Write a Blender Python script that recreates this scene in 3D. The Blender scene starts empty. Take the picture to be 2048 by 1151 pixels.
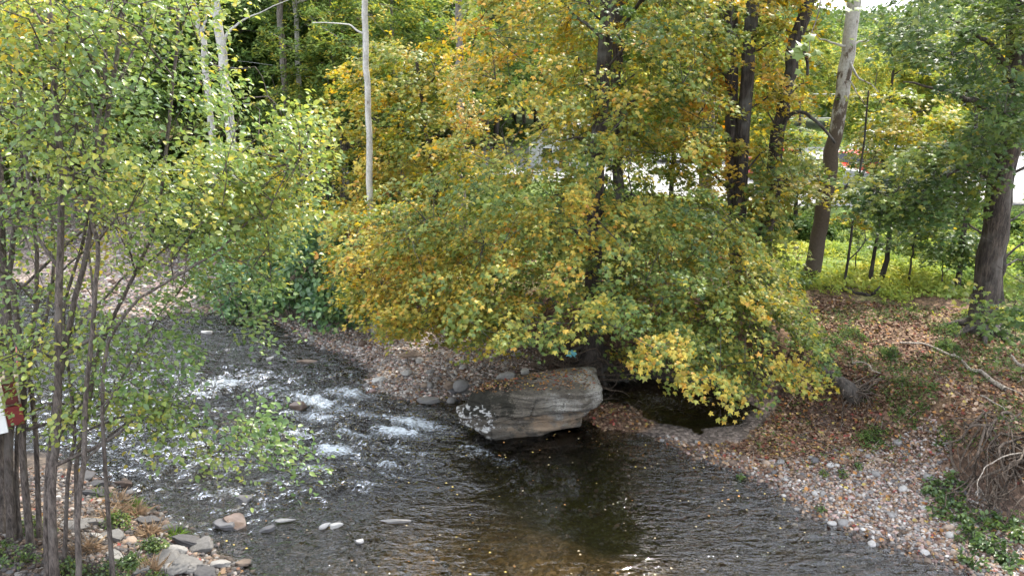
import bpy, math
import numpy as np
from mathutils import Vector, Matrix

rng = np.random.default_rng(11)
SC = bpy.context.scene
COL = SC.collection
R = math.radians

# ------------------------------------------------------------------ camera, sky, sun, exposure
PITCH = R(17.0); CAMZ = 7.0; FPX = 1484.0
cam = bpy.data.cameras.new('camera'); camo = bpy.data.objects.new('camera', cam)
COL.objects.link(camo); SC.camera = camo
camo.location = (0, 0, CAMZ); camo.rotation_euler = (math.pi / 2 - PITCH, 0, 0)
cam.sensor_width = 36.0; cam.lens = FPX / 2048 * 36.0; cam.clip_start = .1; cam.clip_end = 3000

SUN_AZ, SUN_EL = R(38), R(57)
w = bpy.data.worlds.new('World'); SC.world = w; w.use_nodes = True
nt = w.node_tree; bg = nt.nodes['Background']
sky = nt.nodes.new('ShaderNodeTexSky'); sky.sky_type = 'NISHITA'; sky.sun_disc = False
sky.sun_elevation = SUN_EL; sky.sun_rotation = SUN_AZ
sky.air_density = 1.0; sky.dust_density = 4.0; sky.ozone_density = .6
# thin bright cloud veil drawn over the blue
tcw = nt.nodes.new('ShaderNodeTexCoord'); mpw = nt.nodes.new('ShaderNodeMapping'); mpw.inputs['Scale'].default_value = (1, 1, 2.6)
nzw = nt.nodes.new('ShaderNodeTexNoise'); nzw.inputs['Scale'].default_value = 1.9; nzw.inputs['Detail'].default_value = 7
rpw = nt.nodes.new('ShaderNodeValToRGB'); rpw.color_ramp.elements[0].position = .34; rpw.color_ramp.elements[1].position = .62
mxw = nt.nodes.new('ShaderNodeMix'); mxw.data_type = 'RGBA'
nt.links.new(tcw.outputs['Generated'], mpw.inputs[0]); nt.links.new(mpw.outputs[0], nzw.inputs['Vector'])
nt.links.new(nzw.outputs['Fac'], rpw.inputs[0]); nt.links.new(rpw.outputs[0], mxw.inputs[0])
nt.links.new(sky.outputs[0], mxw.inputs[6]); mxw.inputs[7].default_value = (14.2, 15.2, 17, 1)
nt.links.new(mxw.outputs[2], bg.inputs[0]); bg.inputs[1].default_value = .13
sun = bpy.data.lights.new('sun', 'SUN'); suno = bpy.data.objects.new('sun', sun); COL.objects.link(suno)
sun.energy = 4.0; sun.angle = R(1.5); sun.color = (1, .95, .86)
SV = Vector((math.sin(SUN_AZ) * math.cos(SUN_EL), math.cos(SUN_AZ) * math.cos(SUN_EL), math.sin(SUN_EL)))
suno.rotation_euler = SV.to_track_quat('Z', 'Y').to_euler()
SC.view_settings.view_transform = 'Standard'; SC.view_settings.look = 'None'
SC.view_settings.gamma = 1; SC.view_settings.exposure = 1.2
SC.render.engine = 'CYCLES'; SC.cycles.use_denoising = True
SC.cycles.max_bounces = 7; SC.cycles.diffuse_bounces = 3; SC.cycles.glossy_bounces = 3
SC.cycles.transparent_max_bounces = 6; SC.cycles.transmission_bounces = 4
SC.cycles.caustics_reflective = False; SC.cycles.caustics_refractive = False

# ------------------------------------------------------------------ picture-to-world helpers
def ray(px, py):
    x = (px - 1024) / FPX; u = -(py - 575.5) / FPX
    return np.array([x, math.cos(PITCH) + u * math.sin(PITCH), -math.sin(PITCH) + u * math.cos(PITCH)])
def gp(px, py, z=0.0):
    d = ray(px, py); t = (z - CAMZ) / d[2]
    return np.array([d[0] * t, d[1] * t, z])
def at(px, py, Y):
    d = ray(px, py); t = Y / d[1]
    return np.array([d[0] * t, Y, CAMZ + d[2] * t])
def gpl(pts, z=0.0): return np.array([gp(a, b, z)[:2] for a, b in pts])

# ------------------------------------------------------------------ noise
def _h(i, j, k):
    n = (i * 374761393 + j * 668265263 + k * 2147483647 // 7 * 1) & 0xffffffff
    n = ((n ^ (n >> 13)) * 1274126177) & 0xffffffff
    n = ((n ^ (n >> 15)) * 2246822519) & 0xffffffff
    return ((n ^ (n >> 16)) & 0xffffff) / float(0xffffff)
def vn(x, y, z=0.0):
    x, y, z = np.broadcast_arrays(np.asarray(x, float), np.asarray(y, float), np.asarray(z, float))
    i = np.floor(x).astype(np.int64); j = np.floor(y).astype(np.int64); k = np.floor(z).astype(np.int64)
    fx, fy, fz = x - i, y - j, z - k
    fx = fx * fx * (3 - 2 * fx); fy = fy * fy * (3 - 2 * fy); fz = fz * fz * (3 - 2 * fz)
    r = 0
    for a in (0, 1):
        for b in (0, 1):
            for c in (0, 1):
                r = r + _h(i + a, j + b, k + c) * (fx if a else 1 - fx) * (fy if b else 1 - fy) * (fz if c else 1 - fz)
    return r
def fbm(x, y, z=0.0, o=4):
    r = 0; a = .5; s = 1
    for q in range(o):
        r = r + a * vn(np.asarray(x) * s + q * 17.3, np.asarray(y) * s + q * 9.1, np.asarray(z) * s); a *= .5; s *= 2.03
    return r / (1 - .5 ** o)
def sst(a, b, x):
    t = np.clip((x - a) / (b - a), 0, 1); return t * t * (3 - 2 * t)

# ------------------------------------------------------------------ terrain
def sdf(P, poly):
    """signed distance to a closed polygon, positive outside"""
    P = np.asarray(P, float); d = np.full(len(P), 1e9); ins = np.zeros(len(P), bool)
    n = len(poly)
    for i in range(n):
        a = poly[i]; b = poly[(i + 1) % n]; e = b - a; v = P - a
        t = np.clip((v @ e) / max(e @ e, 1e-9), 0, 1)
        q = v - t[:, None] * e; d = np.minimum(d, (q * q).sum(1))
        c = ((a[1] > P[:, 1]) != (b[1] > P[:, 1]))
        with np.errstate(divide='ignore', invalid='ignore'):
            xi = (b[0] - a[0]) * (P[:, 1] - a[1]) / (b[1] - a[1]) + a[0]
        ins ^= c & (P[:, 0] < xi)
    d = np.sqrt(d); return np.where(ins, -d, d)
RIVER = gpl([(640, 1260), (540, 1180), (450, 1105), (380, 1065), (300, 1010), (235, 965), (170, 930), (80, 905), (-80, 885), (-300, 840), (-700, 760),
             (-1300, 640), (-1500, 520), (-700, 500), (-300, 520), (-60, 545), (60, 575), (150, 612), (260, 640), (380, 628), (470, 632), (550, 648), (600, 680), (700, 715),
             (748, 745), (705, 768), (740, 792), (850, 808), (915, 800), (1060, 790), (1150, 830), (1200, 862), (1290, 868), (1345, 892), (1440, 930),
             (1550, 975), (1600, 1018), (1700, 1065), (1850, 1115), (1960, 1150), (2200, 1225), (2500, 1400), (2200, 2300), (900, 2300)])
POOL = gpl([(1180, 760), (1300, 752), (1440, 775), (1505, 815), (1480, 848), (1390, 856), (1320, 846), (1290, 825), (1240, 806), (1190, 808), (1150, 790)])
DEEP = gpl([(960, 880), (1150, 850), (1290, 890), (1400, 980), (1380, 1060), (1200, 1060), (1050, 990), (960, 930)])
FOREST = gpl([(2700, 1080), (2200, 940), (2048, 890), (1960, 862), (1860, 800), (1740, 755), (1660, 725), (1600, 690), (1500, 655), (1400, 645), (1230, 640), (1120, 630), (1000, 600),
              (860, 560), (700, 545), (560, 530), (440, 500), (350, 450), (250, 405), (60, 388), (-400, 375), (-900, 360)], 1.25)
FOREST = np.vstack([FOREST, [[-900, 60], [-900, 900], [900, 900], [900, 5]]])
LOT = np.array([(-2.5, 39), (1.5, 36), (6, 33), (11, 30), (17, 29.4), (26, 31), (60, 34), (60, 52), (-2.5, 52)], float)

def H(x, y):
    x = np.asarray(x, float).ravel(); y = np.asarray(y, float).ravel(); P = np.stack([x, y], 1)
    dr = sdf(P, RIVER); dp = sdf(P, POOL); d = np.minimum(dr, dp)
    left = sst(-1.5, -3.5, x + (y - 9) * .15) * sst(15, 12.5, y)            # near left bank is steep
    leftup = sst(-15, -18, x) * sst(24, 20, y)
    slope = .075 + .24 * left + .3 * leftup
    z = slope * np.clip(d, 0, 6) + .01 * np.clip(d - 6, 0, 200) * (1 - left)
    z = np.where(d < 0, np.maximum(-.34, d * .30), z)
    z = z - sst(.5, -.8, sdf(P, DEEP)) * .5 * (d < .05)
    df = sdf(P, FOREST)
    edge = df + (fbm(x * .9, y * .9, 3.1) - .5) * .7
    hf = 1.22 + .012 * np.clip(y - 14, 0, 40) + (fbm(x * .35, y * .35, 1.) - .5) * .35
    hl = sst(.8, -.6, sdf(P, LOT)); hf = hf * (1 - hl) + 1.25 * hl
    k = sst(.7, -.5, edge)
    z = z * (1 - k) + np.maximum(hf, z) * k
    z = z + (fbm(x * 1.6, y * 1.6) - .5) * .10 * (1 - hl) * sst(-.3, .5, d)
    # a low ridge and the wooded hills far behind
    z = z + sst(60, 230, y) * (24 + 9 * fbm(x * .012, y * .012)) * (1 - .66 * np.exp(-((x / np.maximum(y, 1) - .48) / .17) ** 2)) + sst(45, 90, y) * sst(5, -25, x) * 5
    z = z + .02 * (fbm(x * 7, y * 7) - .5) * sst(70, 40, y)
    return z
def h1(x, y): return float(H([x], [y])[0])

# ------------------------------------------------------------------ object helpers
def tag(o, label=None, cat=None, group=None, kind=None):
    if label: o['label'] = label
    if cat: o['category'] = cat
    if group: o['group'] = group
    if kind: o['kind'] = kind
    return o
def empty(name, loc, label, cat, group=None, rz=0):
    o = bpy.data.objects.new(name, None); COL.objects.link(o); o.location = loc; o.rotation_euler = (0, 0, rz)
    o.empty_display_size = .2
    return tag(o, label, cat, group)
def mesh_np(name, V, F, mat, parent=None, col=None, smooth=False, nper=None):
    """F: (n,k) int array, or list of such arrays"""
    me = bpy.data.meshes.new(name); V = np.asarray(V, np.float32)
    Fs = F if isinstance(F, list) else [F]
    Fs = [f for f in Fs if len(f)]
    tot = np.concatenate([np.full(len(f), f.shape[1]) for f in Fs]); li = np.concatenate([f.ravel() for f in Fs])
    me.vertices.add(len(V)); me.vertices.foreach_set('co', V.ravel())
    me.loops.add(len(li)); me.loops.foreach_set('vertex_index', li.astype(np.int32))
    me.polygons.add(len(tot)); st = np.concatenate([[0], np.cumsum(tot)[:-1]])
    me.polygons.foreach_set('loop_start', st.astype(np.int32)); me.polygons.foreach_set('loop_total', tot.astype(np.int32))
    if smooth: me.polygons.foreach_set('use_smooth', np.ones(len(tot), bool))
    if col is not None:
        a = me.color_attributes.new('tint', 'FLOAT_COLOR', 'POINT')
        c = np.ones((len(V), 4), np.float32); c[:, :col.shape[1]] = col; a.data.foreach_set('color', c.ravel())
    me.update(calc_edges=True); me.validate()
    if mat: me.materials.append(mat)
    o = bpy.data.objects.new(name, me); COL.objects.link(o)
    if parent:
        o.parent = parent
        o.matrix_parent_inverse = Matrix.Identity(4)
    return o
def local(V, root):      # world verts -> frame of an unrotated root
    return np.asarray(V) - np.array(root.location)

def tubes(paths, sides=8):
    """paths: [(pts(n,3), radii(n))] -> V, F"""
    Vs, Fs, off = [], [], 0
    for P, rad in paths:
        P = np.asarray(P, float); rad = np.asarray(rad, float); n = len(P)
        T = np.gradient(P, axis=0); T /= np.linalg.norm(T, axis=1)[:, None] + 1e-9
        ref = np.array([0, 0, 1.]) if abs(T[:, 2]).mean() < .8 else np.array([1., 0, 0])
        A = np.cross(T, ref); A /= np.linalg.norm(A, axis=1)[:, None] + 1e-9; B = np.cross(T, A)
        s = sides if rad.max() > .03 else (5 if rad.max() > .012 else 3)
        th = np.linspace(0, 2 * math.pi, s, endpoint=False)
        ring = P[:, None] + rad[:, None, None] * (np.cos(th)[None, :, None] * A[:, None] + np.sin(th)[None, :, None] * B[:, None])
        if rad.max() > .05:
            wob = (fbm(ring[..., 0] * 3 + 5, ring[..., 1] * 3, ring[..., 2] * .9) - .5) * .22
            ring = ring + (ring - P[:, None]) * wob[..., None]
        Vs.append(ring.reshape(-1, 3))
        i = np.arange(n - 1)[:, None] * s; j = np.arange(s)[None]; j2 = (j + 1) % s
        Fs.append(np.stack([i + j, i + j2, i + s + j2, i + s + j], -1).reshape(-1, 4) + off)
        off += n * s
    return np.concatenate(Vs), np.concatenate(Fs)
def curve(pts, n=12, jit=0.0, seed=0):
    """smooth Catmull-Rom through the points, with a slight wander"""
    P = np.asarray(pts, float); P = np.vstack([2 * P[0] - P[1], P, 2 * P[-1] - P[-2]])
    out = []
    segs = len(P) - 3
    for i in range(segs):
        m = max(2, n // segs)
        for t in np.linspace(0, 1, m, endpoint=(i == segs - 1)):
            a, b, c, d = P[i:i + 4]
            out.append(.5 * ((2 * b) + (c - a) * t + (2 * a - 5 * b + 4 * c - d) * t * t + (3 * b - a - 3 * c + d) * t ** 3))
    out = np.array(out)
    if jit:
        k = np.arange(len(out)) * .7 + seed * 13.7
        J = np.stack([vn(k, 1.5) - .5, vn(k, 7.5) - .5, vn(k, 13.5) - .5], 1) * jit * 2
        J[0] = 0; out = out + J
    return out

# ------------------------------------------------------------------ materials
def mat(name):
    m = bpy.data.materials.new(name); m.use_nodes = True
    return m, m.node_tree, m.node_tree.nodes['Principled BSDF']
def N(t, kind, **kw):
    n = t.nodes.new(kind)
    for k, v in kw.items():
        if k.startswith('_'): n.inputs[k[1:]].default_value = v
        else: setattr(n, k, v)
    return n
def ramp(t, src, stops, interp='LINEAR'):
    r = t.nodes.new('ShaderNodeValToRGB'); r.color_ramp.interpolation = interp
    e = r.color_ramp.elements
    while len(e) > 1: e.remove(e[0])
    e[0].position = stops[0][0]; e[0].color = (*stops[0][1], 1)
    for p, c in stops[1:]:
        q = e.new(p); q.color = (*c, 1)
    t.links.new(src, r.inputs[0]); return r.outputs[0]
def noise(t, scale, detail=5, rough=.55, vec=None, mapping=None):
    n = N(t, 'ShaderNodeTexNoise', _Scale=scale, _Detail=detail, _Roughness=rough)
    if vec is None:
        vec = N(t, 'ShaderNodeNewGeometry').outputs['Position']
    if mapping:
        mp = N(t, 'ShaderNodeMapping'); mp.inputs['Scale'].default_value = mapping; t.links.new(vec, mp.inputs[0]); vec = mp.outputs[0]
    t.links.new(vec, n.inputs['Vector']); return n.outputs['Fac']
def mixc(t, fac, a, b, mode='MIX'):
    m = N(t, 'ShaderNodeMix', data_type='RGBA', blend_type=mode)
    for s, v in ((0, fac), (6, a), (7, b)):
        if hasattr(v, 'links') or isinstance(v, bpy.types.NodeSocket): t.links.new(v, m.inputs[s])
        else: m.inputs[s].default_value = v if s == 0 else (*v, 1)
    return m.outputs[2]
def mathn(t, op, a, b=None):
    m = N(t, 'ShaderNodeMath', operation=op)
    for i, v in enumerate((a, b)):
        if v is None: continue
        if isinstance(v, bpy.types.NodeSocket): t.links.new(v, m.inputs[i])
        else: m.inputs[i].default_value = v
    return m.outputs[0]
def bump(t, b, h, strength=.5, dist=.02):
    n = N(t, 'ShaderNodeBump', _Strength=strength, _Distance=dist); t.links.new(h, n.inputs['Height']); t.links.new(n.outputs[0], b.inputs['Normal'])
def objco(t): return N(t, 'ShaderNodeTexCoord').outputs['Object']

def m_leaf(name, trans=.42, rough=.42, spec=.35):
    m, t, b = mat(name)
    a = N(t, 'ShaderNodeAttribute', attribute_name='tint')
    b.inputs['Roughness'].default_value = rough; b.inputs['Specular IOR Level'].default_value = spec
    t.links.new(a.outputs['Color'], b.inputs['Base Color'])
    tr = N(t, 'ShaderNodeBsdfTranslucent')
    hs = N(t, 'ShaderNodeHueSaturation', _Saturation=1.1, _Value=1.3); hs.inputs['Hue'].default_value = .488
    t.links.new(a.outputs['Color'], hs.inputs['Color']); t.links.new(hs.outputs[0], tr.inputs['Color'])
    mx = N(t, 'ShaderNodeMixShader', _Fac=trans)
    t.links.new(b.outputs[0], mx.inputs[1]); t.links.new(tr.outputs[0], mx.inputs[2])
    t.links.new(mx.outputs[0], t.nodes['Material Output'].inputs[0]); return m
def m_bark(name, c1, c2, c3=None, scale=9):
    m, t, b = mat(name)
    f = noise(t, scale, 6, .65, mapping=(1, 1, .22)); f2 = noise(t, 2.2, 4)
    c = ramp(t, f, [(.36, c1), (.5, tuple((a_ + b_) / 2 for a_, b_ in zip(c1, c2))), (.62, c2)])
    c = mixc(t, 1., c, ramp(t, noise(t, scale * 3.2, 4, .7, mapping=(1, 1, .12)), [(.38, (.45, .45, .45)), (.55, (1.15, 1.15, 1.15))]), 'MULTIPLY')
    if c3: c = mixc(t, ramp(t, f2, [(.52, (0, 0, 0)), (.66, (.7, .7, .7))]), c, c3)
    t.links.new(c, b.inputs['Base Color']); b.inputs['Roughness'].default_value = .9; bump(t, b, f, 1., .07); return m
def m_tint(name, rough=.8, nscale=30, amt=.35, bs=.4, bd=.01, spec=.3):
    """colour comes from each piece's own tint, broken up with fine noise"""
    m, t, b = mat(name)
    a = N(t, 'ShaderNodeAttribute', attribute_name='tint')
    f = noise(t, nscale, 6, .7)
    c = mixc(t, 1.0, a.outputs['Color'], ramp(t, f, [(.25, (1 - amt,) * 3), (.75, (1 + amt,) * 3)]), 'MULTIPLY')
    t.links.new(c, b.inputs['Base Color']); b.inputs['Roughness'].default_value = rough; b.inputs['Specular IOR Level'].default_value = spec
    bump(t, b, f, bs, bd); return m
def m_flat(name, c, rough=.6, metal=0, nz=.12, scale=14):
    m, t, b = mat(name); f = noise(t, scale, 5)
    col = ramp(t, f, [(.3, tuple(x * (1 - nz) for x in c)), (.7, tuple(min(1, x * (1 + nz)) for x in c))])
    t.links.new(col, b.inputs['Base Color']); b.inputs['Roughness'].default_value = rough; b.inputs['Metallic'].default_value = metal
    return m

M = {}
M['leaf'] = m_leaf('leaf_maple'); M['leaf_alder'] = m_leaf('leaf_broad', .42, .32, .6)
M['leaf_far'] = m_leaf('leaf_far', .42, .6, .2)
M['bark_dark'] = m_bark('bark_dark', (.018, .014, .011), (.075, .06, .05), (.11, .11, .10))
M['bark_maple'] = m_bark('bark_maple', (.022, .018, .014), (.095, .076, .06), (.11, .10, .085), 12)
M['bark_grey'] = m_bark('bark_grey', (.10, .085, .07), (.24, .20, .17), (.27, .26, .23), 16)
def m_syc(name, lo, hi, base):
    m, t, b = mat(name)
    f = noise(t, 6.5, 5, .62, mapping=(1, 1, .5)); g = noise(t, 22, 5)
    z = N(t, 'ShaderNodeSeparateXYZ'); t.links.new(N(t, 'ShaderNodeNewGeometry').outputs['Position'], z.inputs[0])
    up = N(t, 'ShaderNodeMapRange', interpolation_type='SMOOTHSTEP'); t.links.new(z.outputs['Z'], up.inputs[0])
    up.inputs[1].default_value = lo; up.inputs[2].default_value = hi; up.inputs[3].default_value = -.22; up.inputs[4].default_value = .2
    k = mathn(t, 'ADD', f, up.outputs[0])
    c = ramp(t, k, [(.455, base), (.50, (.20, .16, .12)), (.52, (.36, .34, .30)), (.8, (.52, .50, .45))])
    c = mixc(t, 1., c, ramp(t, g, [(.3, (.7, .7, .7)), (.7, (1.1, 1.1, 1.1))]), 'MULTIPLY')
    t.links.new(c, b.inputs['Base Color']); b.inputs['Roughness'].default_value = .85; bump(t, b, k, .5, .02); return m
M['bark_syc'] = m_syc('bark_sycamore', 2.6, 9.3, (.10, .075, .055))
M['bark_alder'] = m_bark('bark_alder', (.05, .038, .03), (.15, .12, .10), (.16, .14, .12), 22)
M['bark_white'] = m_syc('bark_white', -9, -2, (.2, .17, .14))
M['drift'] = m_bark('driftwood', (.22, .18, .14), (.48, .42, .35), None, 20)
M['drift_dark'] = m_bark('driftwood_dark', (.05, .038, .028), (.17, .125, .09), None, 18)
M['stone'] = m_tint('stone', .82, 24, .3, .35, .01)
M['wetstone'] = m_tint('stone_wet', .3, 24, .3, .35, .01, .5)
M['litter'] = m_tint('dry_leaf', .75, 60, .2, .2, .004)
M['grassm'] = m_leaf('grass_blade', .45, .6, .2)
print('materials ok')

# ------------------------------------------------------------------ ground: one sheet
def axis(fine0, fine1, step, lo, hi, g=1.09):
    a = list(np.arange(fine0, fine1 + 1e-6, step)); s = step; x = a[-1]
    while x < hi: s *= g; x += s; a.append(x)
    s = step; x = a[0]; pre = []
    while x > lo: s *= g; x -= s; pre.append(x)
    return np.array(pre[::-1] + a)
gx = axis(-15, 14.5, .10, -700, 700); gy = axis(7, 24, .10, -60, 900, 1.045)
X, Y = np.meshgrid(gx, gy); xs, ys = X.ravel(), Y.ravel()
Z = H(xs, ys); P2 = np.stack([xs, ys], 1)
dR = np.minimum(sdf(P2, RIVER), sdf(P2, POOL)); dF = sdf(P2, FOREST); dL = sdf(P2, LOT)
def C(*c): return np.array(c)[None]
nz1 = fbm(xs * .8, ys * .8, 9.)[:, None]; nz2 = fbm(xs * 3.1, ys * 3.1, 4.)[:, None]
gravel = C(.20, .165, .145) * (.75 + .5 * nz2); litter = C(.13, .078, .045) * (.7 + .7 * nz2); soil = C(.075, .045, .03) * (.7 + .6 * nz2)
grass = C(.10, .15, .03) * (.7 + .6 * nz2); amb = np.exp(-((xs - .2) / 2.6) ** 2 - ((ys - 9.2) / 1.5) ** 2)[:, None]
bed = C(.034, .033, .029) * (.45 + 1.1 * nz2) * (1 - amb) + C(.21, .145, .08) * (.45 + 1.1 * nz2) * amb
bed = bed + (C(.13, .085, .045) * (.6 + .8 * nz2) - bed) * (sst(16.5, 19, ys) * sst(-7.5, -5.5, xs))[:, None]
col = gravel.copy()
# leaf-strewn slope between the cobbles and the cut bank
lit = sst(1.9, 3.0, dR + (nz1[:, 0] - .5) * 1.5) * sst(1.5, 3.5, xs + .0 * ys)
col = col + (litter - col) * lit[:, None]
k = sst(1.3, .3, np.abs(dF))[:, None] * sst(-6, -1, xs)[:, None]; col = col + (soil - col) * k * .85
f = sst(.4, -.4, dF)[:, None]; fl = litter + (grass - litter) * (sst(.52, .68, nz1[:, 0])[:, None] * .45) * sst(.0, -1.6, dF)[:, None]; col = col + (fl - col) * f
mead = (sst(18.3, 21.5, ys + (nz1[:, 0] - .5) * 3 + np.clip(12 - xs, -6, 8) * .15) * sst(.3, -.5, dF))[:, None] * sst(-6, 2, xs)[:, None]
col = col + (C(.13, .20, .035) * (.75 + .5 * nz2) - col) * mead
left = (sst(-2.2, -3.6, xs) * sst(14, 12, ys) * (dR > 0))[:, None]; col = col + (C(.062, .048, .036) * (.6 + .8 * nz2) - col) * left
forest_far = (sst(55, 75, ys))[:, None]; col = col + (C(.05, .08, .02) - col) * forest_far
wet = sst(.28, .02, dR)[:, None]; col = col * (1 - .5 * wet)
inw = sst(.03, -.12, dR)[:, None]; col = col + (bed - col) * inw
deepk = sst(.8, -.8, sdf(P2, DEEP))[:, None] * inw; col = col + (C(.03, .034, .012) * (.6 + .8 * nz2) - col) * deepk
spit = sdf(P2, gpl([(1180, 812), (1240, 806), (1300, 826), (1312, 850), (1280, 866), (1200, 862), (1160, 845)]))
col = col + (C(.15, .095, .06) - col) * sst(.15, -.1, spit)[:, None]
nx_, ny_ = len(gx), len(gy)
ii = np.arange(ny_ - 1)[:, None] * nx_ + np.arange(nx_ - 1)[None]
F = np.stack([ii, ii + 1, ii + nx_ + 1, ii + nx_], -1).reshape(-1, 4)
m, t, b = mat('ground')
a = N(t, 'ShaderNodeAttribute', attribute_name='tint')
vo = N(t, 'ShaderNodeTexVoronoi', _Scale=17.); vo.inputs['Randomness'].default_value = 1
t.links.new(N(t, 'ShaderNodeNewGeometry').outputs['Position'], vo.inputs['Vector'])
hv = N(t, 'ShaderNodeRGBToBW'); t.links.new(vo.outputs['Color'], hv.inputs[0])
c = mixc(t, 1., a.outputs['Color'], ramp(t, hv.outputs[0], [(.15, (.45, .42, .4)), (.55, (1, .95, .9)), (.85, (1.7, 1.65, 1.6))]), 'MULTIPLY')
c = mixc(t, 1., c, ramp(t, noise(t, 40, 6, .7), [(.3, (.6, .6, .6)), (.7, (1.35, 1.35, 1.35))]), 'MULTIPLY')
t.links.new(c, b.inputs['Base Color']); b.inputs['Roughness'].default_value = .9
hh = mathn(t, 'SUBTRACT', noise(t, 30, 6, .7), vo.outputs['Distance']); bump(t, b, hh, .6, .04)
g_o = mesh_np('ground', np.stack([xs, ys, Z], 1), F, m, col=col, smooth=True); tag(g_o, kind='structure')
print('ground', len(Z))

# ------------------------------------------------------------------ water
st = .05
wx = np.concatenate([np.arange(-60, -13, .5), np.arange(-13, 8.5, st), np.arange(8.5, 30, .5)]); wy = np.concatenate([np.arange(-30, 8, .5), np.arange(8, 22, st), np.arange(22, 40, .25)])
X, Y = np.meshgrid(wx, wy); xs, ys = X.ravel(), Y.ravel(); P2 = np.stack([xs, ys], 1)
dW = np.minimum(sdf(P2, RIVER), sdf(P2, POOL)); inpool = sdf(P2, POOL) < .3
foam = np.zeros(len(xs)); turb = np.zeros(len(xs))
# white water: (px, py, length, width, angle deg, strength)
for (px, py, l, wd, an, s) in [(835, 848, .75, .26, -18, 1.15), (800, 868, .7, .2, -10, 1), (715, 868, .5, .2, -12, .95), (700, 790, .7, .28, -22, .8), (640, 808, .8, .3, -30, 1.0),
        (620, 835, .7, .25, -25, .85), (665, 905, .45, .2, -8, 1.1), (745, 925, .9, .12, -20, .75), (720, 972, .6, .12, 15, .6), (800, 900, .8, .12, -24, .6), (880, 870, .6, .15, -30, .7), (960, 905, 1.0, .16, -38, .5),
        (450, 770, .8, .3, 0, .7), (420, 790, .7, .2, 0, .6), (520, 755, .6, .2, 5, .5), (560, 780, .9, .2, 0, .5), (690, 985, .5, .1, 10, .6), (520, 1018, .4, .1, 40, .5), (560, 960, .8, .15, 20, .35),
        (780, 950, .8, .12, -20, .4), (480, 860, 1.2, .3, 5, .42), (400, 930, 1.2, .4, 10, .38), (650, 760, .9, .3, -20, .4), (350, 900, 1.2, .4, 10, .35), (590, 870, .7, .2, -5, .6), (720, 830, .7, .15, -25, .6),
        (560, 900, .6, .15, 0, .5), (460, 985, .5, .15, 20, .4), (620, 940, .5, .12, 5, .55), (850, 930, .7, .1, -25, .4), (380, 760, 1.2, .3, 0, .45), (300, 820, 1.5, .5, 0, .4)]:
    c0 = gp(px, py)[:2]; ca, sa = math.cos(R(an)), math.sin(R(an))
    u = (xs - c0[0]) * ca + (ys - c0[1]) * sa; v = -(xs - c0[0]) * sa + (ys - c0[1]) * ca
    g = np.exp(-(u / l) ** 2 - (v / wd) ** 2) * s; foam = np.maximum(foam, g)
    turb = np.maximum(turb, np.exp(-(u / (l * 2)) ** 2 - (v / (wd * 3)) ** 2) * min(1, s + .15))
turb = np.clip(turb + sst(0, -9, xs) * .35, 0, 1)
warpx = xs + (fbm(xs * 1.1, ys * 1.1, 2.) - .5) * 1.4; warpy = ys + (fbm(xs * 1.1, ys * 1.1, 8.) - .5) * 1.4
rid = 1 - np.abs(2 * fbm(warpx * 1.5 + warpy * .6, warpy * 3.2 - warpx * .5, 1.7, 4) - 1)
zW = turb * .21 * (rid ** 2 - .55) + turb * .035 * (fbm(warpx * 7, warpy * 9, .5) - .5) + (.045 * (fbm(warpx * 1.6 + ys, ys * 3.4 - xs * 1.2, 5.) - .5) + .02 * (fbm(warpx * 5 + ys * 3, warpy * 9 - xs * 3, 6.) - .5)) * (~inpool) * (.35 + .65 * sst(-.2, 1.2, sdf(P2, DEEP)))
foam_glint = foam * 1.2 * sst(.25, .85, rid ** 1.5 + .35 * foam) + .42 * sst(.80, 1.0, rid) * turb  # foam, plus pale streaks painted on wave ridges as sky glints
zW = zW + .05 * foam * (vn(xs * 9, ys * 9, .3))
nx_, ny_ = len(wx), len(wy)
ii = np.arange(ny_ - 1)[:, None] * nx_ + np.arange(nx_ - 1)[None]
F = np.stack([ii, ii + 1, ii + nx_ + 1, ii + nx_], -1).reshape(-1, 4)
keep = (dW[F].min(1) < .45); F = F[keep]
us, inv = np.unique(F, return_inverse=True); F = inv.reshape(-1, 4)
m, t, b = mat('water')
a = N(t, 'ShaderNodeAttribute', attribute_name='tint'); sp = N(t, 'ShaderNodeSeparateColor'); t.links.new(a.outputs['Color'], sp.inputs[0])
ps = N(t, 'ShaderNodeNewGeometry').outputs['Position']
n1 = N(t, 'ShaderNodeTexNoise', _Scale=4.6, _Detail=3., _Roughness=.55, _Distortion=1.4)
mp = N(t, 'ShaderNodeMapping'); mp.inputs['Scale'].default_value = (.8, 2.0, 1); mp.inputs['Rotation'].default_value = (0, 0, R(22)); t.links.new(ps, mp.inputs[0]); t.links.new(mp.outputs[0], n1.inputs['Vector'])
n2 = N(t, 'ShaderNodeTexNoise', _Scale=2.1, _Detail=3., _Roughness=.5, _Distortion=.6); t.links.new(mp.outputs[0], n2.inputs['Vector'])
calm = sp.outputs[1]
hgt = mathn(t, 'ADD', n1.outputs['Fac'], mathn(t, 'MULTIPLY', n2.outputs['Fac'], 1.2))
bp = N(t, 'ShaderNodeBump', _Distance=.26); t.links.new(hgt, bp.inputs['Height']); t.links.new(calm, bp.inputs['Strength'])
fr = N(t, 'ShaderNodeFresnel', _IOR=1.72); t.links.new(bp.outputs[0], fr.inputs['Normal'])
gl = N(t, 'ShaderNodeBsdfGlossy', _Roughness=.03); t.links.new(bp.outputs[0], gl.inputs['Normal']); gl.inputs['Color'].default_value = (1, 1, 1, 1)
trn = N(t, 'ShaderNodeBsdfTransparent'); trn.inputs['Color'].default_value = (.70, .66, .54, 1)
mx = N(t, 'ShaderNodeMixShader'); t.links.new(fr.outputs[0], mx.inputs[0]); t.links.new(trn.outputs[0], mx.inputs[1]); t.links.new(gl.outputs[0], mx.inputs[2])
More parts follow.
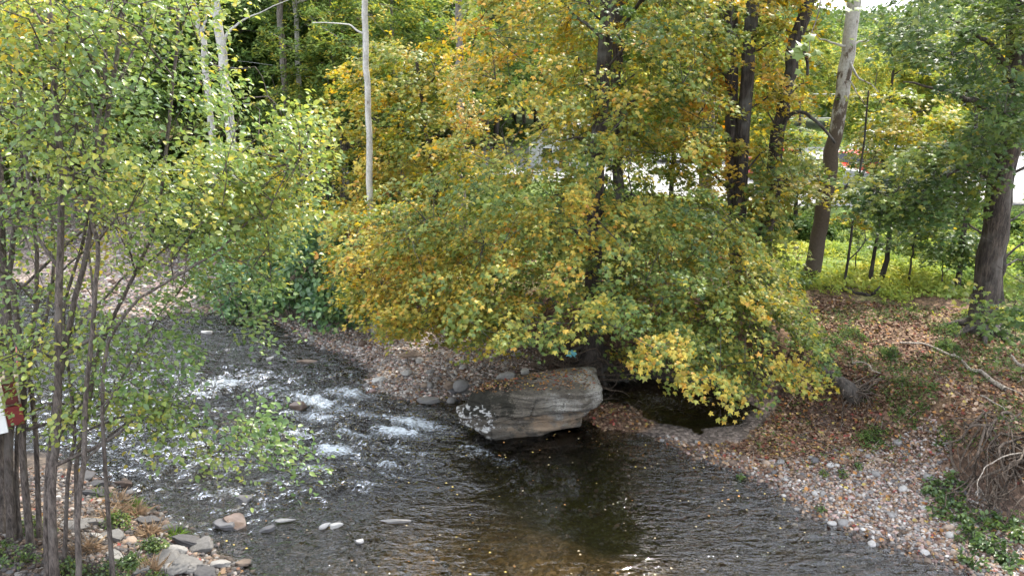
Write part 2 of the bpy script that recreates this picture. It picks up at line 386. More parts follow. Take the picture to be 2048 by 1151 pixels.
fo = N(t, 'ShaderNodeBsdfDiffuse'); fo.inputs['Color'].default_value = (.62, .67, .70, 1)
fn = N(t, 'ShaderNodeTexNoise', _Scale=9., _Detail=9., _Roughness=.78, _Distortion=2.2); t.links.new(mp.outputs[0], fn.inputs['Vector'])
fk = mathn(t, 'ADD', sp.outputs[0], mathn(t, 'MULTIPLY', mathn(t, 'SUBTRACT', fn.outputs['Fac'], .5), 5.5))
fm = N(t, 'ShaderNodeMapRange'); t.links.new(fk, fm.inputs[0]); fm.inputs[1].default_value = .72; fm.inputs[2].default_value = 1.7
gate = mathn(t, 'MULTIPLY', fm.outputs[0], ramp(t, sp.outputs[0], [(.04, (0, 0, 0)), (.35, (1, 1, 1))]))
mx2 = N(t, 'ShaderNodeMixShader'); t.links.new(gate, mx2.inputs[0]); t.links.new(mx.outputs[0], mx2.inputs[1]); t.links.new(fo.outputs[0], mx2.inputs[2])
t.links.new(mx2.outputs[0], t.nodes['Material Output'].inputs[0])
calmv = np.where(inpool, .10, .42 + .58 * np.clip(turb * 1.2 + .45 * sst(1, 4, xs), 0, 1))
calmv = calmv * (1 - .8 * sst(1.2, -.4, sdf(P2, DEEP)) * sst(2.6, 1.0, xs)) * (1 - .8 * np.exp(-((xs - .3) / 2.0) ** 2 - ((ys - 9.2) / 1.3) ** 2))
wcol = np.stack([np.clip(foam_glint, 0, 1.5), calmv, turb], 1)
wo = mesh_np('river_water', np.stack([xs, ys, zW], 1)[us], F, m, col=wcol[us], smooth=True); tag(wo, kind='structure')
print('water', len(us))

# ------------------------------------------------------------------ leaves
def tmpl(kind):
    if kind == 'maple':
        o = [(0, 0), (.42, -.02), (.34, .22), (.56, .5), (.2, .48), (0, 1), (-.2, .48), (-.56, .5), (-.34, .22), (-.42, -.02)]
        V = np.array([(x, y, -.22 * abs(x) - .12 * y * y) for x, y in o] + [(0, .3, .03)]); n = len(o)
        F = np.array([(i, (i + 1) % n, n) for i in range(n)])
    elif kind == 'ovate':
        V = np.array([(0, 0, 0), (.30, .3, .10), (.27, .68, .08), (0, 1, -.12), (-.27, .68, .08), (-.30, .3, .10), (0, .5, 0)]); F = np.array([(0, 1, 2, 6), (6, 2, 3, 6), (0, 6, 4, 5), (6, 3, 4, 6)])
        F = np.array([(0, 1, 6), (1, 2, 6), (2, 3, 6), (3, 4, 6), (4, 5, 6), (5, 0, 6)])
    elif kind == 'clump':      # a small bunch of three leaves
        b = [(0, 0, 0), (.26, .45, .06), (0, 1, -.1), (-.26, .45, .06)]; V = []; F = []
        for q, (ang, tl) in enumerate([(0, .2), (2.2, -.3), (4.1, .5)]):
            for (x, y, z) in b:
                y2, z2 = y * math.cos(tl) - z * math.sin(tl), y * math.sin(tl) + z * math.cos(tl)
                V.append((x * math.cos(ang) - y2 * math.sin(ang), x * math.sin(ang) + y2 * math.cos(ang), z2 + .12 * q))
            F.append((4 * q, 4 * q + 1, 4 * q + 2, 4 * q + 3))
        V = np.array(V); F = np.array(F)
    elif kind == 'blade':
        V = np.array([(-.045, 0, 0), (.045, 0, 0), (.03, .6, .05), (-.03, .6, .05), (0, 1, -.12)]); F = None
        F = [np.array([(0, 1, 2, 3)]), np.array([(3, 2, 4)])]
    else:                      # a curled dry leaf
        V = np.array([(-.3, 0, 0), (.3, .05, .1), (.42, .5, .16), (.05, 1, .05), (-.4, .55, .2), (0, .45, -.02)]); n = 5
        F = np.array([(i, (i + 1) % n, n) for i in range(n)])
    return V, F
def frames(nrm, rg, spin=None):
    nrm = nrm / (np.linalg.norm(nrm, axis=1)[:, None] + 1e-9)
    a = rg.normal(size=nrm.shape) if spin is None else spin
    a = a - (a * nrm).sum(1)[:, None] * nrm; a /= np.linalg.norm(a, axis=1)[:, None] + 1e-9
    return np.stack([np.cross(a, nrm), a, nrm], 2)      # columns: x, y(length), z(normal)
def leaves(name, pos, nrm, size, colr, kind, material, parent=None, rg=rng, spin=None):
    T, F = tmpl(kind); Rm = frames(nrm, rg, spin); n = len(pos); colr = np.asarray(colr)
    V = np.einsum('nij,kj->nki', Rm, T) * np.asarray(size)[:, None, None] + pos[:, None]
    k = len(T); off = (np.arange(n) * k)[:, None, None]
    Fs = F if isinstance(F, list) else [F]
    Fa = [(f[None] + off).reshape(-1, f.shape[1]) for f in Fs]
    cc = np.repeat(colr, k, axis=0)
    return mesh_np(name, V.reshape(-1, 3), Fa, material, parent, col=cc)
GREEN = np.array([(.048, .092, .028), (.105, .165, .042), (.215, .245, .05), (.47, .36, .055), (.54, .29, .055), (.56, .20, .04)])
def autumn(h):      # 0 deep green .. 1 orange-red
    h = np.clip(h, 0, 1) * (len(GREEN) - 1.001); i = h.astype(int); f = (h - i)[:, None]
    return GREEN[i] * (1 - f) + GREEN[i + 1] * f

def spray_leaves(S, axis_pt, n_each, rad, thick, droop, hue, hjit, size, rg, up=.35):
    """S: spray centres. Flattish layered sprays drooping outwards from the axis."""
    n = len(S); out = S - axis_pt; out[:, 2] = 0; out /= np.linalg.norm(out, axis=1)[:, None] + 1e-6
    nr = np.tile([0, 0, 1.], (n, 1)) + out * droop + rg.normal(size=(n, 3)) * .22; nr /= np.linalg.norm(nr, axis=1)[:, None]
    fr = frames(nr, rg, out); rr = rad * rg.uniform(.6, 1.35, n)
    N_ = n * n_each; idx = np.repeat(np.arange(n), n_each)
    th = rg.uniform(0, 2 * math.pi, N_); q = np.sqrt(rg.uniform(0, 1, N_))
    loc = np.stack([np.cos(th) * q * .75, np.sin(th) * q, rg.normal(size=N_) * thick - .25 * q * q], 1) * rr[idx][:, None]
    pos = S[idx] + np.einsum('nij,nj->ni', fr[idx], loc)
    ln = nr[idx] + rg.normal(size=(N_, 3)) * up
    hh = hue[idx] + rg.normal(size=N_) * hjit
    c = autumn(hh) * rg.uniform(.75, 1.3, N_)[:, None]
    spin = out[idx] + rg.normal(size=(N_, 3)) * .7 + np.array([0, 0, -.35])
    return pos, ln, size * rg.uniform(.65, 1.25, N_), c, spin

def in_poly(P, poly): return sdf(P, np.asarray(poly, float)) < 0
def sample_px(poly, n, depth, rg, clear=.45):
    """n points seen inside the picture outline POLY at depths depth(px,py,u)->Y, kept clear of the ground"""
    poly = np.asarray(poly, float); lo, hi = poly.min(0), poly.max(0); out = []
    while len(out) < n:
        q = rg.uniform(lo, hi, (n * 3, 2)); q = q[in_poly(q, poly)]
        Yv = depth(q[:, 0], q[:, 1], rg.uniform(0, 1, len(q)))
        pts = np.array([at(a, b_, y) for (a, b_), y in zip(q, Yv)]); 
        hz = H(pts[:, 0], pts[:, 1]); pts = pts[pts[:, 2] > hz + clear]
        if len(pts) == 0: break
        out += list(pts)
    return np.array(out[:n])

def limb_net(trunks, S, K, rg, r0=.07, rise=.5, zlo=1.5, sag=.0, twig=.006):
    """limbs from the trunks to K targets chosen among the sprays, then a twig to each spray"""
    paths = []; allp = []; 
    idx = [int(rg.integers(len(S)))]; D = np.linalg.norm(S - S[idx[0]], axis=1)
    for _ in range(min(K, len(S)) - 1):
        j = int(D.argmax()); idx.append(j); D = np.minimum(D, np.linalg.norm(S - S[j], axis=1))
    TP = np.concatenate([t[0] for t in trunks]); TR = np.concatenate([t[1] for t in trunks])
    order = sorted(idx, key=lambda j: np.linalg.norm((TP - S[j])[:, :2], axis=1).min())
    NP = [TP[TP[:, 2] > zlo]]; NR = [TR[TP[:, 2] > zlo]]
    for j in order:
        s = S[j]; PP = np.concatenate(NP); RR = np.concatenate(NR)
        dv = PP - s; hd = np.linalg.norm(dv[:, :2], axis=1)
        cost = np.linalg.norm(dv, axis=1) + 1.6 * np.clip(PP[:, 2] - (s[2] - rise * hd), 0, 99) + .5 * np.clip((s[2] - rise * hd) - PP[:, 2], 0, 99)
        q = int(cost.argmin()); a = PP[q]; L = np.linalg.norm(s - a)
        mid = (a + s) / 2 + np.array([0, 0, L * .12]) + rg.normal(size=3) * L * .07
        mid2 = a * .25 + s * .75 + np.array([0, 0, L * .10]) + rg.normal(size=3) * L * .05
        P = curve([a, mid, mid2, s], max(8, int(L * 5)), .05, j)
        ra = min(r0, RR[q] * .62, .012 + L * .014); rad = np.linspace(ra, .007, len(P))
        paths.append((P, rad)); NP.append(P[2:]); NR.append(rad[2:])
    PP = np.concatenate(NP[1:]) if len(NP) > 1 else TP
    for s in S:
        d = np.linalg.norm(PP - s, axis=1); a = PP[int(d.argmin())]; L = d.min()
        if L < .12: continue
        mid = (a + s) / 2 + rg.normal(size=3) * L * .1 + np.array([0, 0, .06 * L])
        paths.append((np.array([a, mid, s]), np.array([twig + .003 * L, twig, twig * .5])))
    return paths

def trunk_path(pxs, Y0, Y1, r0, r1, n=26, flare=1.5, top=None, jit=.05, seed=0):
    """pxs: picture points from the base up; depth runs Y0..Y1. Base is set on the ground."""
    k = len(pxs); pts = [at(a, b_, Y0 + (Y1 - Y0) * i / max(1, k - 1)) for i, (a, b_) in enumerate(pxs)]
    pts[0][2] = h1(pts[0][0], pts[0][1]) - .12
    if top is not None:
        d = pts[-1] - pts[-2]; d = d / np.linalg.norm(d); d = d * .6 + np.array([0, 0, .4]); L = (top - pts[-1][2]) / max(d[2], .2)
        if L > 0: pts.append(pts[-1] + d * L)
    P = curve(pts, n, jit, seed); P[0] = pts[0]
    s = np.concatenate([[0], np.cumsum(np.linalg.norm(np.diff(P, axis=0), axis=1))]); u = s / s[-1]
    rad = r0 + (r1 - r0) * u; rad *= 1 + (flare - 1) * np.exp(-s / .35)
    return P, rad

def make_tree(name, label, cat, trunks, S, K, kind='maple', size=.1, n_each=40, rad=.45, thick=.14, droop=.35, hue=None, hjit=.08, bark='bark_dark', leafm='leaf',
              group=None, seed=1, r0=.07, rise=.5, zlo=1.5, up=.4, extra=None):
    rg = np.random.default_rng(seed); root = empty(name, tuple(trunks[0][0][0] + np.array([0, 0, .12])), label, cat, group)
    V, F = tubes(trunks, 14); mesh_np('trunk', local(V, root), F, M[bark], root, smooth=True)
    br = list(extra or [])
    if len(S):
        br += limb_net(trunks, S, K, rg, r0, rise, zlo)
    if br:
        V, F = tubes(br, 7); mesh_np('branches', local(V, root), F, M[bark], root, smooth=True)
    if len(S):
        h = hue(S) if callable(hue) else np.full(len(S), hue)
        h = h + (fbm(S[:, 0] * .9, S[:, 1] * .9, S[:, 2] * .9) - .5) * .75 + rg.normal(size=len(S)) * .04
        p, ln, sz, c, sp_ = spray_leaves(S.copy(), trunks[0][0].mean(0), n_each, rad, thick, droop, h, hjit, size, rg, up)
        c = c * 1.1 + np.array([[.026, .040, .016]]) if leafm == 'leaf_alder' else c
        leaves('crown', p - np.array(root.location), ln, sz, c, kind, M[leafm], root, rg, sp_)
    return root

# ------------------------------------------------------------------ parking lot sheet
lx = np.linspace(-2.5, 60, 120); ly = np.linspace(29, 52, 80); X, Y = np.meshgrid(lx, ly); P2 = np.stack([X.ravel(), Y.ravel()], 1)
ii = np.arange(79)[:, None] * 120 + np.arange(119)[None]; F = np.stack([ii, ii + 1, ii + 121, ii + 120], -1).reshape(-1, 4)
ok = (sdf(P2, LOT)[F].max(1) < -.1); F = F[ok]; us, inv = np.unique(F, return_inverse=True)
M['lot'] = m_flat('lot_paving', (.30, .295, .29), .85, 0, .15, 1.3)
lo = mesh_np('parking_lot', np.stack([P2[us, 0], P2[us, 1], H(P2[us, 0], P2[us, 1]) + .03], 1), inv.reshape(-1, 4), M['lot']); tag(lo, kind='structure')
M['paint'] = m_flat('bay_paint', (.75, .75, .72), .7)
V, F = [], []
for i in range(9):
    x0 = 12 + i * 2.7; z0 = h1(x0, 38) + .036; n = len(V)
    V += [(x0, 36, z0), (x0 + .1, 36, z0), (x0 + .1, 40.8, z0), (x0, 40.8, z0)]; F.append((n, n + 1, n + 2, n + 3))
tag(mesh_np('bay_markings', V, np.array(F), M['paint']), kind='structure')

# ------------------------------------------------------------------ the big layered boulder
def build_boulder():
    root = empty('boulder', (.35, 13.3, 0), 'huge flat layered sandstone boulder leaning over the stream beside the rapids', 'boulder')
    nt_, nv = 460, 150
    th = np.linspace(0, 1, nt_, endpoint=False)
    # outline of a rounded unit square, counter clockwise from front-left
    ang = th * 2 * math.pi - math.pi * .75; p = 7.0
    cs, sn = np.cos(ang), np.sin(ang); rr = (np.abs(cs) ** p + np.abs(sn) ** p) ** (-1 / p)
    U, W_ = cs * rr, sn * rr            # -1..1
    s = (U + 1) / 2; r = (W_ + 1) / 2
    t = np.linspace(0, 1, nv)[:, None]; s = s[None] + 0 * t; r = r[None] + 0 * t; t = t + 0 * s
    # seen from the stream: px of left and right ends by height
    xl = np.interp(t, [0, .25, .5, .58, 1], [-.62, -1.02, -1.05, -1.0, -.93]); xr = np.interp(t, [0, .2, .4, .5, .56, .8, 1], [1.30, 1.40, 1.46, 1.54, 1.74, 1.80, 1.76])
    x = xl + (xr - xl) * s
    zb = np.interp(s, [0, .25, .6, 1], [.02, -.14, -.04, .10]); zt = np.interp(s, [0, .12, .4, .7, 1], [.66, .80, .85, .90, .90])
    z = zb + (zt - zb) * t
    yf = np.interp(s, [0, .2, .6, 1], [13.02, 12.80, 12.82, 13.0]) + np.interp(t, [0, .2, .42, .50, .545, .56, .62, 1], [.16, .05, .12, .22, .20, .01, 0, .09])
    ledge = sst(.25, .45, s) * sst(.66, .56, t); yf = yf + .10 * ledge
    dp = np.interp(s, [0, .15, .5, 1], [.42, .75, 1.15, 1.35]) * np.interp(t, [0, .4, 1], [.75, .85, 1])
    y = yf + r * dp
    # rock relief: level beds, chips and cracks
    zz = z + .05 * (fbm(x * .9, y * .9, 2.) - .5) * 2 - .05 * s
    lay = (vn(zz * 11, x * .55, 3.) - .5) * .11 + (vn(zz * 27, x * .9, 5.) - .5) * .05 + (vn(np.floor(zz * 9 + .8 * vn(x * 1.5, 1., 2.)) * 1.7, x * .9, 8.) - .5) * .13 + (np.floor(4 * fbm(x * 3.1, zz * 7, y * 3.)) / 4 - .4) * .09 - .07 * np.exp(-((x - .42 - .06 * np.sin(z * 9)) / .016) ** 2) * (z > .45) - .06 * np.exp(-((x + .35 + .1 * np.sin(z * 7)) / .016) ** 2) * (z < .55) + (fbm(x * 2.3, z * 3.2, y * 2.) - .5) * .20 + (fbm(x * 9, z * 12, y * 7.) - .5) * .06
    crack = -(.07 * np.exp(-((zz - .47 - .05 * np.sin(x * 2.2)) / .018) ** 2) + .045 * np.exp(-((zz - .63 - .03 * np.sin(x * 3 + 1)) / .010) ** 2) + .04 * np.exp(-((zz - .80 + .04 * np.sin(x * 1.7)) / .009) ** 2) + .04 * np.exp(-((zz - .25 - .04 * np.sin(x * 2.9)) / .012) ** 2))
    nx = U / np.hypot(U, W_); ny = W_ / np.hypot(U, W_)
    x = x + nx * (lay + crack); y = y + ny * (lay + crack)
    z = z + .015 * (fbm(x * 3, y * 3, 1.) - .5)
    V = np.stack([x, y, z], -1).reshape(-1, 3)
    i = np.arange(nv - 1)[:, None] * nt_; j = np.arange(nt_)[None]; j2 = (j + 1) % nt_
    F = [np.stack([i + j, i + j2, i + nt_ + j2, i + nt_ + j], -1).reshape(-1, 4)]
    # top: rings closing on the centre line
    last = (nv - 1) * nt_ + np.arange(nt_); top = V[last]; cen = top.mean(0); cen[2] = .84
    prev = last
    for q in np.linspace(.94, .04, 16):
        rg_ = top * q + cen * (1 - q); base = np.interp((rg_[:, 0] + 1) / 2.8, [0, .12, .4, .7, 1], [.66, .80, .85, .90, .90])
        rg_[:, 2] = base + .10 * (1 - q) * sst(13.1, 13.6, rg_[:, 1]) + .035 * (fbm(rg_[:, 0] * 2, rg_[:, 1] * 2, 2.) - .5) + .02 * sst(1, .85, q) + .02 * np.floor(3 * vn(rg_[:, 0] * .8, rg_[:, 1] * 3.0, 9.)) / 3
        cur = len(V) + np.arange(nt_); V = np.vstack([V, rg_]); F.append(np.stack([prev, np.roll(prev, -1), np.roll(cur, -1), cur], 1)); prev = cur
    m, t_, b = mat('boulder_stone')
    oc = N(t_, 'ShaderNodeNewGeometry').outputs['Position']
    sep = N(t_, 'ShaderNodeSeparateXYZ'); t_.links.new(oc, sep.inputs[0])
    n_big = noise(t_, 2.6, 6, .6); n_lay = noise(t_, 3.0, 7, .7, mapping=(.55, .55, 7)); n_fine = noise(t_, 34, 6, .75)
    c = ramp(t_, n_lay, [(.30, (.03, .025, .018)), (.42, (.095, .08, .06)), (.55, (.165, .142, .11)), (.68, (.27, .24, .20))])
    c = mixc(t_, ramp(t_, n_fine, [(.46, (0, 0, 0)), (.6, (.75, .75, .75))]), c, (.06, .052, .042))
    pale = mathn(t_, 'MULTIPLY', ramp(t_, noise(t_, 1.7, 5, .65), [(.42, (0, 0, 0)), (.6, (.75, .75, .75))]), ramp(t_, n_fine, [(.38, (0, 0, 0)), (.55, (1, 1, 1))]))
    xr_ = N(t_, 'ShaderNodeMapRange'); t_.links.new(sep.outputs['X'], xr_.inputs[0]); xr_.inputs[1].default_value = .3; xr_.inputs[2].default_value = 1.0
    c = mixc(t_, mathn(t_, 'MULTIPLY', pale, xr_.outputs[0]), c, (.62, .60, .54))
    # fresh buff face under the ledge
    zr = N(t_, 'ShaderNodeMapRange'); t_.links.new(sep.outputs['Z'], zr.inputs[0]); zr.inputs[1].default_value = .50; zr.inputs[2].default_value = .44
    xm = N(t_, 'ShaderNodeMapRange'); t_.links.new(sep.outputs['X'], xm.inputs[0]); xm.inputs[1].default_value = -.35; xm.inputs[2].default_value = .1
    bf = mathn(t_, 'MULTIPLY', mathn(t_, 'MULTIPLY', zr.outputs[0], xm.outputs[0]), ramp(t_, n_big, [(.44, (0, 0, 0)), (.56, (.8, .8, .8))]))
    c = mixc(t_, bf, c, (.33, .235, .15))
    # black moss crust and white lichen on the upstream corner
    xa = N(t_, 'ShaderNodeMapRange'); t_.links.new(sep.outputs['X'], xa.inputs[0]); xa.inputs[1].default_value = .35; xa.inputs[2].default_value = -.55
    za = N(t_, 'ShaderNodeMapRange'); t_.links.new(sep.outputs['Z'], za.inputs[0]); za.inputs[1].default_value = .38; za.inputs[2].default_value = .5
    mk = mathn(t_, 'MULTIPLY', xa.outputs[0], za.outputs[0])
    mo = ramp(t_, mathn(t_, 'ADD', mathn(t_, 'ADD', mathn(t_, 'MULTIPLY', mk, .30), mathn(t_, 'MULTIPLY', n_fine, .35)), noise(t_, 3.4, 7, .7)), [(.79, (0, 0, 0)), (.87, (.95, .95, .95))])
    c = mixc(t_, mo, c, (.022, .020, .012))
    nl = N(t_, 'ShaderNodeTexNoise', _Scale=8.5, _Detail=5., _Roughness=.55); t_.links.new(oc, nl.inputs['Vector'])
    zl = N(t_, 'ShaderNodeMapRange'); t_.links.new(sep.outputs['Z'], zl.inputs[0]); zl.inputs[1].default_value = .76; zl.inputs[2].default_value = .6
    xa2 = N(t_, 'ShaderNodeMapRange'); t_.links.new(sep.outputs['X'], xa2.inputs[0]); xa2.inputs[1].default_value = -.05; xa2.inputs[2].default_value = -.4
    lk = mathn(t_, 'ADD', mathn(t_, 'MULTIPLY', mathn(t_, 'MULTIPLY', xa2.outputs[0], zl.outputs[0]), .2), nl.outputs['Fac'])
    lk = mathn(t_, 'ADD', lk, mathn(t_, 'MULTIPLY', mathn(t_, 'SUBTRACT', n_fine, .5), .12))
    c = mixc(t_, ramp(t_, lk, [(.735, (0, 0, 0)), (.765, (1, 1, 1))]), c, (.60, .59, .565))
    ck = noise(t_, 5.0, 3, .5, mapping=(.35, .35, 6)); c = mixc(t_, ramp(t_, ck, [(.485, (0, 0, 0)), (.5, (.85, .85, .85)), (.515, (0, 0, 0))]), c, (.03, .026, .02))
    wl = N(t_, 'ShaderNodeMapRange'); t_.links.new(sep.outputs['Z'], wl.inputs[0]); wl.inputs[1].default_value = .17; wl.inputs[2].default_value = .08
    c = mixc(t_, mathn(t_, 'MULTIPLY', wl.outputs[0], .75), c, (.03, .026, .02))
    t_.links.new(c, b.inputs['Base Color']); b.inputs['Roughness'].default_value = .92
    bump(t_, b, mathn(t_, 'ADD', n_lay, mathn(t_, 'MULTIPLY', n_fine, .6)), 1.0, .06)
    mesh_np('rock', local(V, root), F, m, root, smooth=True)
    return root
boulder = build_boulder()
btop = lambda x, y: np.interp((x + 1) / 2.8, [0, .12, .4, .7, 1], [.66, .80, .85, .90, .90])

# ------------------------------------------------------------------ stones
def ico(sub):
    import bmesh
    bm = bmesh.new(); bmesh.ops.create_icosphere(bm, subdivisions=sub, radius=1)
    V = np.array([v.co[:] for v in bm.verts]); F = np.array([[v.index for v in f.verts] for f in bm.faces]); bm.free(); return V, F
ICO = {k: ico(k) for k in (1, 2, 3, 4)}
def rockshape(sub, seed, flat=.55, ang=.25, blocky=0.):
    V, F = ICO[sub]; V = V.copy(); rg = np.random.default_rng(seed)
    if blocky:
        for _ in range(16):
            n = rg.normal(size=3); n[2] *= rg.choice([.15, 2.5]); n /= np.linalg.norm(n); d = rg.uniform(.42, .78); k = V @ n; V -= np.clip(k - d, 0, None)[:, None] * n * .95
    o = rg.uniform(0, 99, 3)
    V *= (1 + ang * 2 * (fbm(V[:, 0] * 1.2 + o[0], V[:, 1] * 1.2 + o[1], V[:, 2] * 1.2 + o[2], 3) - .5))[:, None]
    V *= np.array([1, rg.uniform(.62, .92), flat * rg.uniform(.75, 1.2)]); return V, F
TONE = {'pale grey': (.32, .305, .285), 'mid grey': (.19, .18, .17), 'dark grey': (.105, .10, .10), 'buff brown': (.25, .19, .145), 'dusty pink': (.30, .22, .20), 'dark brown': (.11, .078, .06), 'off-white': (.45, .43, .40)}
tn = list(TONE)
def rotz(V, a):
    c, s = np.cos(a), np.sin(a); return np.stack([V[..., 0] * c - V[..., 1] * s, V[..., 0] * s + V[..., 1] * c, V[..., 2]], -1)
def scatter_mesh(name, pts, size, cols, shapes, mats, rg, sink=.25, kind='stuff', tilt=.25, label=None):
    """many small pieces nobody would count, in one mesh"""
    Vs, Fs, Cs, off = [], [], [], 0
    for q, (V0, F0) in enumerate(shapes):
        sel = np.arange(len(pts)) % len(shapes) == q
        if not sel.any(): continue
        p = pts[sel]; n = len(p); a = rg.uniform(0, 2 * math.pi, n)
        nr = np.tile([0, 0, 1.], (n, 1)) + rg.normal(size=(n, 3)) * tilt
        Rm = frames(nr, rg)
        V = np.einsum('nij,kj->nki', Rm, V0) * size[sel][:, None, None]
        V = V + p[:, None]; V[..., 2] += (size[sel] * (.5 - sink) * .6)[:, None]
        k = len(V0); Vs.append(V.reshape(-1, 3)); Fs.append((F0[None] + (np.arange(n) * k)[:, None, None]).reshape(-1, F0.shape[1]) + off); off += n * k
        Cs.append(np.repeat(cols[sel], k, axis=0))
    o = mesh_np(name, np.concatenate(Vs), np.concatenate(Fs), mats, col=np.concatenate(Cs), smooth=True); tag(o, label, kind=kind); return o
def tones(n, rg, p):
    i = rg.choice(len(tn), n, p=p); c = np.array([TONE[k] for k in tn])[i] * rg.uniform(.75, 1.25, n)[:, None]; return i, c
PW = [.19, .25, .12, .21, .13, .08, .02]; PM = [.22, .27, .14, .16, .08, .11, .02]
PL = [.08, .22, .30, .20, .05, .14, .01]
RBAR = gpl([(1240, 872), (1300, 862), (1420, 885), (1500, 905), (1640, 905), (1760, 895), (1860, 905), (1900, 960), (1960, 1010), (2048, 1060), (2300, 1160), (2300, 1250), (1990, 1170), (1850, 1122), (1700, 1073), (1600, 1030), (1550, 985), (1440, 940), (1340, 900)], .12)
MBAR = gpl([(545, 640), (700, 625), (800, 640), (900, 650), (1010, 690), (1100, 735), (1050, 770), (920, 815), (850, 815), (740, 795), (700, 768), (752, 745), (700, 716), (600, 682)], .1)
LBAR = gpl([(-160, 960), (0, 925), (150, 930), (240, 960), (310, 1005), (390, 1060), (470, 1110), (570, 1180), (500, 1230), (200, 1230), (-60, 1200), (-160, 1080)], .25)
UBAR = gpl([(100, 600), (60, 470), (120, 400), (260, 400), (380, 460), (480, 560), (560, 640), (470, 640), (380, 636), (250, 640)], .1)
def pts_in(poly, n, rg, dmin=None):
    lo, hi = poly.min(0), poly.max(0); out = np.zeros((0, 2))
    while len(out) < n:
        q = rg.uniform(lo, hi, (n * 2, 2)); s_ = sdf(q, poly); q = q[s_ + (fbm(q[:, 0] * 2, q[:, 1] * 2, 4.) - .5) * .5 < 0]; out = np.vstack([out, q])
    return out[:n]
PEB = [rockshape(1, 100 + i, .55, .22) for i in range(7)] + [rockshape(2, 140 + i, .5, .22) for i in range(2)]
PTS, SZ, CL = [], [], []
rgp = np.random.default_rng(5)
for poly, n, lo, hi, pr in ((RBAR, 15000, .014, .05, PW), (MBAR, 11000, .02, .06, PM), (LBAR, 9000, .015, .065, PL), (UBAR, 7000, .04, .12, PW)):
    q = pts_in(poly, n, rgp); z = H(q[:, 0], q[:, 1]); s_ = lo * (hi / lo) ** (rgp.uniform(0, 1, n) ** 1.6)
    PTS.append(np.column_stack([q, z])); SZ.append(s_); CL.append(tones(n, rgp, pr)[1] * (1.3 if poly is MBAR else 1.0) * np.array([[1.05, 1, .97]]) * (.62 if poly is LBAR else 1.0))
# loose pebbles seen through the shallow water along the edge
lo_, hi_ = np.array([-9., 8.]), np.array([8., 19.]); q = rgp.uniform(lo_, hi_, (26000, 2)); d = sdf(q, RIVER); q = q[(d < 0) & (d > -2.6) & (rgp.uniform(0, 1, len(q)) < np.exp(d * .9))]
PTS.append(np.column_stack([q, H(q[:, 0], q[:, 1])])); SZ.append(.02 * (3.6) ** rgp.uniform(0, 1, len(q))); CL.append(tones(len(q), rgp, PM)[1] * 1.1)
PTS = np.concatenate(PTS); wt_ = .42 + .58 * sst(.04, .22, sdf(PTS[:, :2], RIVER)); CL = np.concatenate(CL) * wt_[:, None]
scatter_mesh('gravel', PTS, np.concatenate(SZ), CL, PEB, M['stone'], rgp, .3)
# individual cobbles
CPRO = []
def stone_obj(name, V, F, tone, label, cat, group=None, wet=False, mul=1.0):
    c = np.tile(np.array(TONE[tone]) * mul, (len(V), 1)); o = mesh_np(name, V, F, M['wetstone'] if wet else M['stone'], col=c, smooth=name in ('cobble', 'flat_stone')); return tag(o, label, cat, group)
cobble_src = {}
def place_cobble(tone, kind, xy, sz, rg, where, zoff=None):
    key = (tone, kind, int(rg.integers(4)))
    if key not in cobble_src:
        V, F = rockshape(3, hash(str(key)) % 1 + 300 + len(cobble_src), .6 if kind == 'rounded' else .24, .16 if kind == 'rounded' else .3, 0 if kind == 'rounded' else 1)
        o = stone_obj('cobble' if kind == 'rounded' else 'flat_stone', V, F, tone, 'x', 'stone'); cobble_src[key] = o
    else:
        o = cobble_src[key].copy(); COL.objects.link(o)
    nm = '%s %s stone' % (tone, kind)
    o['label'] = '%s among the gravel %s' % (nm, where); o['group'] = nm + 's ' + where
    o.location = (xy[0], xy[1], h1(*xy) + sz * (.22 if kind == 'rounded' else .1)); o.scale = (sz,) * 3
    o.rotation_euler = (rg.normal() * .12, rg.normal() * .12, rg.uniform(0, 6.28)); return o
rgc = np.random.default_rng(77)
for poly, n, lo, hi, pr, where, pf in ((RBAR, 120, .045, .095, PW, 'of the right-hand bar', .12), (MBAR, 80, .075, .15, PM, 'of the bar upstream of the boulder', .45), (LBAR, 60, .05, .11, PL, 'on the near left bank', .5)):
    q = pts_in(poly, n, rgc); i, _ = tones(n, rgc, pr)
    for k in range(n):
        place_cobble(tn[i[k]], 'flat' if rgc.uniform() < pf else 'rounded', q[k], lo + (hi - lo) * rgc.uniform() ** 2, rgc, where)
# cobbles lining the water's edge
for px, py, s_ in [(1630, 985, .09), (1470, 952, .07), (1690, 1072, .09), (1745, 1080, .1), (1760, 1090, .08), (1850, 1100, .1), (1610, 970, .06), (1900, 1070, .1), (1665, 1040, .1), (1490, 950, .06), (1575, 945, .06), (1568, 985, .07), (1545, 968, .06), (1395, 880, .08)]:
    place_cobble('pale grey', 'rounded', gp(px, py, .06)[:2], s_ * .75, rgc, 'at the edge of the right-hand bar')
